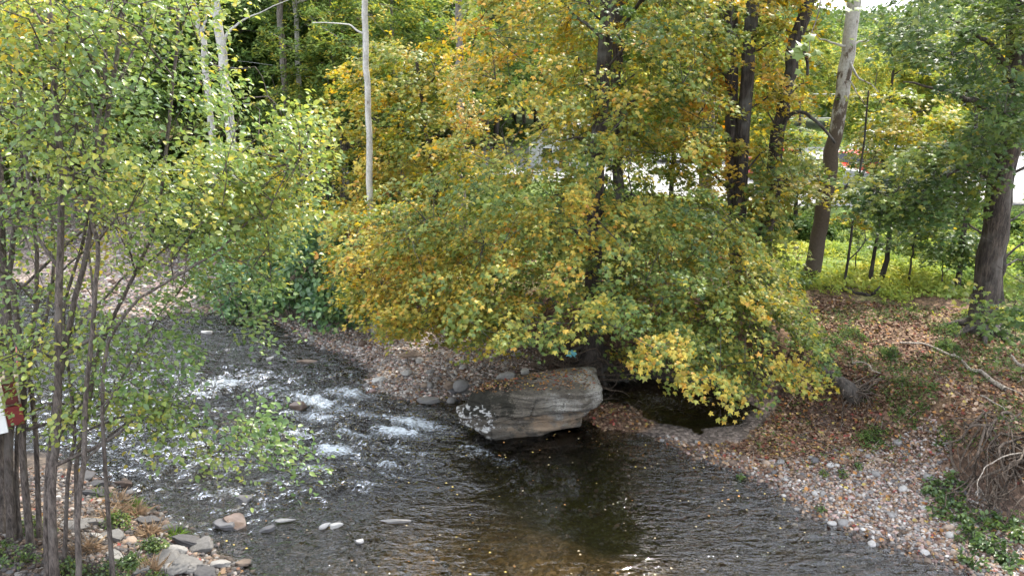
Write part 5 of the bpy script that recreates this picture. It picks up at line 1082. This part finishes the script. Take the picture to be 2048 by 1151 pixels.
def extrude_profile(name, prof, y0, y1, m_, parent, bev=.03):
    """prof: (x,z) outline; extruded along y"""
    bm = bmesh.new(); a = [bm.verts.new((x, y0, z)) for x, z in prof]; b_ = [bm.verts.new((x, y1, z)) for x, z in prof]; n = len(prof)
    bm.faces.new(a[::-1]); bm.faces.new(b_)
    for i in range(n): bm.faces.new((a[i], a[(i + 1) % n], b_[(i + 1) % n], b_[i]))
    bmesh.ops.recalc_face_normals(bm, faces=bm.faces[:]); bmesh.ops.bevel(bm, geom=bm.edges[:], offset=bev, segments=2, affect='EDGES')
    me = bpy.data.meshes.new(name); bm.to_mesh(me); bm.free(); me.materials.append(m_); o = bpy.data.objects.new(name, me); COL.objects.link(o); o.parent = parent; return o
M['glass'] = m_flat('car_glass', (.02, .025, .03), .08); M['tyre'] = m_flat('tyre', (.02, .02, .02), .8); M['rim'] = m_flat('rim', (.5, .5, .5), .3, 1); M['lamp'] = m_flat('lamp_glass', (.8, .8, .75), .15); M['tail'] = m_flat('tail_glass', (.5, .02, .02), .2)
def wheel(parent, x, y):
    prof = [(.31, -.09), (.33, -.05), (.33, .05), (.31, .09), (.2, .10)]; s = 20; V, F = [], []
    for i in range(s):
        a = 2 * math.pi * i / s
        for r_, yy in prof: V.append((r_ * math.cos(a), yy, r_ * math.sin(a)))
    k = len(prof)
    for i in range(s):
        for j in range(k - 1): F.append((i * k + j, ((i + 1) % s) * k + j, ((i + 1) % s) * k + j + 1, i * k + j + 1))
    w_ = mesh_np('wheel', V, np.array(F), M['tyre'], parent, smooth=True); w_.location = (x, y, .33)
    V = [(0, .07, 0)] + [(.2 * math.cos(a), .07 + .0, .2 * math.sin(a)) for a in np.linspace(0, 2 * math.pi, 20, endpoint=False)] + [(0, -.07, 0)] + [(.2 * math.cos(a), -.07, .2 * math.sin(a)) for a in np.linspace(0, 2 * math.pi, 20, endpoint=False)]
    F = [(0, 1 + i, 1 + (i + 1) % 20) for i in range(20)] + [(21, 22 + (i + 1) % 20, 22 + i) for i in range(20)]
    mesh_np('rim', V, np.array(F), M['rim'], w_)
def car(name, label, cat, x, y, rz, paint, suv=0.):
    c = empty(name, (x, y, h1(x, y) + .035), label, cat, None, R(rz)); m_ = m_flat('car_paint', paint, .25, 0, .03)
    top = 1.42 + .3 * suv
    extrude_profile('body', [(-2.2, .3), (-2.22, .75), (-2.05, .92), (-1.3, .98), (1.05, .98), (1.9, .86), (2.2, .7), (2.2, .3)], -.88, .88, m_, c, .06)
    back = -1.75 if suv else -1.4
    extrude_profile('cabin', [(back, .97), (back + .25, top - .04), (back + .6, top), (.25, top), (.95, .97)], -.74, .74, M['glass'], c, .05)
    extrude_profile('roof', [(back + .3, top - .01), (back + .6, top + .035), (.2, top + .035), (.32, top - .01)], -.70, .70, m_, c, .01)
    for sx in (-1.35, 1.35):
        for sy in (-.83, .83): wheel(c, sx, sy)
    for sy in (-.62, .62):
        box('headlight', (2.16, 2.235, sy - .17, sy + .17, .62, .76), M['lamp'], c, .01); box('tail_light', (-2.25, -2.17, sy - .17, sy + .17, .68, .82), M['tail'], c, .01)
    return c
car('parked_car', 'shiny red car parked left of the leaning sycamore on the paved lot', 'car', 14.0, 38.2, 12, (.45, .012, .03))
car('parked_car', 'silver car with its rear toward the leaning sycamore, nearest on the lot', 'car', 14.3, 34.6, -6, (.42, .44, .46), 0)
car('parked_car', 'bright red car seen right of the leaning sycamore', 'car', 17.4, 37.0, 30, (.6, .03, .015))
car('parked_van', 'tall white van standing far back on the lot, left of the thick maple', 'van', 22.6, 45.0, 8, (.78, .78, .77), 1.)
car('parked_car', 'red car glimpsed through leaves left of the thick maple', 'car', 23.2, 38.5, 5, (.5, .05, .03))
car('parked_car', 'white car at the back of the lot left of the red one', 'car', 10.6, 44.5, 2, (.75, .76, .77))
# a weatherboarded house glimpsed through the wide maple
hs = empty('shed', (3.7, 43, h1(3.7, 43)), 'white weatherboard shed with a grey shingle roof behind the wide maple', 'shed', None, R(-24)); hs.scale = (.55, .55, .52); M['siding'] = m_flat('white_siding', (.6, .6, .59), .6, 0, .06, 5); M['shingle'] = m_flat('grey_shingles', (.30, .29, .29), .85, 0, .3, 9)
extrude_profile('wall', [(-4, 0), (4, 0), (4, 2.9), (0, 4.9), (-4, 2.9)], -3.2, 3.2, M['siding'], hs, .02)
for sx, nm in ((-1, 'roof_slope'), (1, 'roof_slope')):
    extrude_profile(nm, [(sx * 4.45, 2.72), (sx * 4.45, 2.86), (sx * .0, 5.14), (sx * .0, 4.98)], -3.6, 3.6, M['shingle'], hs, .01)
for i in range(13): box('clapboard', (-4.02, 4.02, -3.235, -3.20, .1 + i * .21, .295 + i * .21), M['siding'], hs, .006)
for x0 in (-2.6, 1.2):
    f_ = box('window', (x0, x0 + 1.2, -3.28, -3.2, 1.0, 2.2), M['white'], hs); box('pane', (x0 + .08, x0 + 1.12, -3.3, -3.27, 1.08, 2.12), M['glass'], f_, .002)
dr_ = box('door', (-.7, .3, -3.27, -3.2, .05, 2.15), M['darkred'], hs); box('handle', (.16, .2, -3.32, -3.27, 1.0, 1.1), M['rim'], dr_, .004)
box('chimney', (.9, 1.5, .4, 1.0, 3.6, 5.6), m_flat('brick', (.28, .13, .09), .8, 0, .2), hs)
# overhead cables crossing in front of the wood
M['cable'] = m_flat('cable', (.62, .62, .6), .6)
for i, (pts, Yc, r_, lb) in enumerate([([(300, 338), (520, 344), (1010, 348), (1160, 352)], 30, .03, 'lowest and brightest cable, passing in front of the golden maple'), ([(300, 196), (480, 207), (690, 213), (900, 216)], 31, .012, 'single cable crossing the forked sycamore at half height'), ([(300, 100), (480, 122), (700, 152), (900, 178)], 31, .010, 'uppermost thin cable sloping down to the right across the dark wood'),
        ([(300, 112), (480, 137), (700, 163), (900, 186)], 31, .010, 'thin cable just below the uppermost one'), ([(1380, 184), (1600, 188), (1850, 187), (2120, 180)], 34, .014, 'thin cable crossing behind the leaning sycamore at its mottled part'), ([(1560, 238), (1700, 236), (1850, 240), (2120, 246)], 36, .014, 'short-looking cable below the other one behind the leaning sycamore')]):
    P = curve([at(a, b_, Yc) for a, b_ in pts], 40); V, F = tubes([(P, np.full(len(P), r_))], 5); tag(mesh_np('overhead_cable', V, F, M['cable'], smooth=True), lb, 'cable')
print('done')
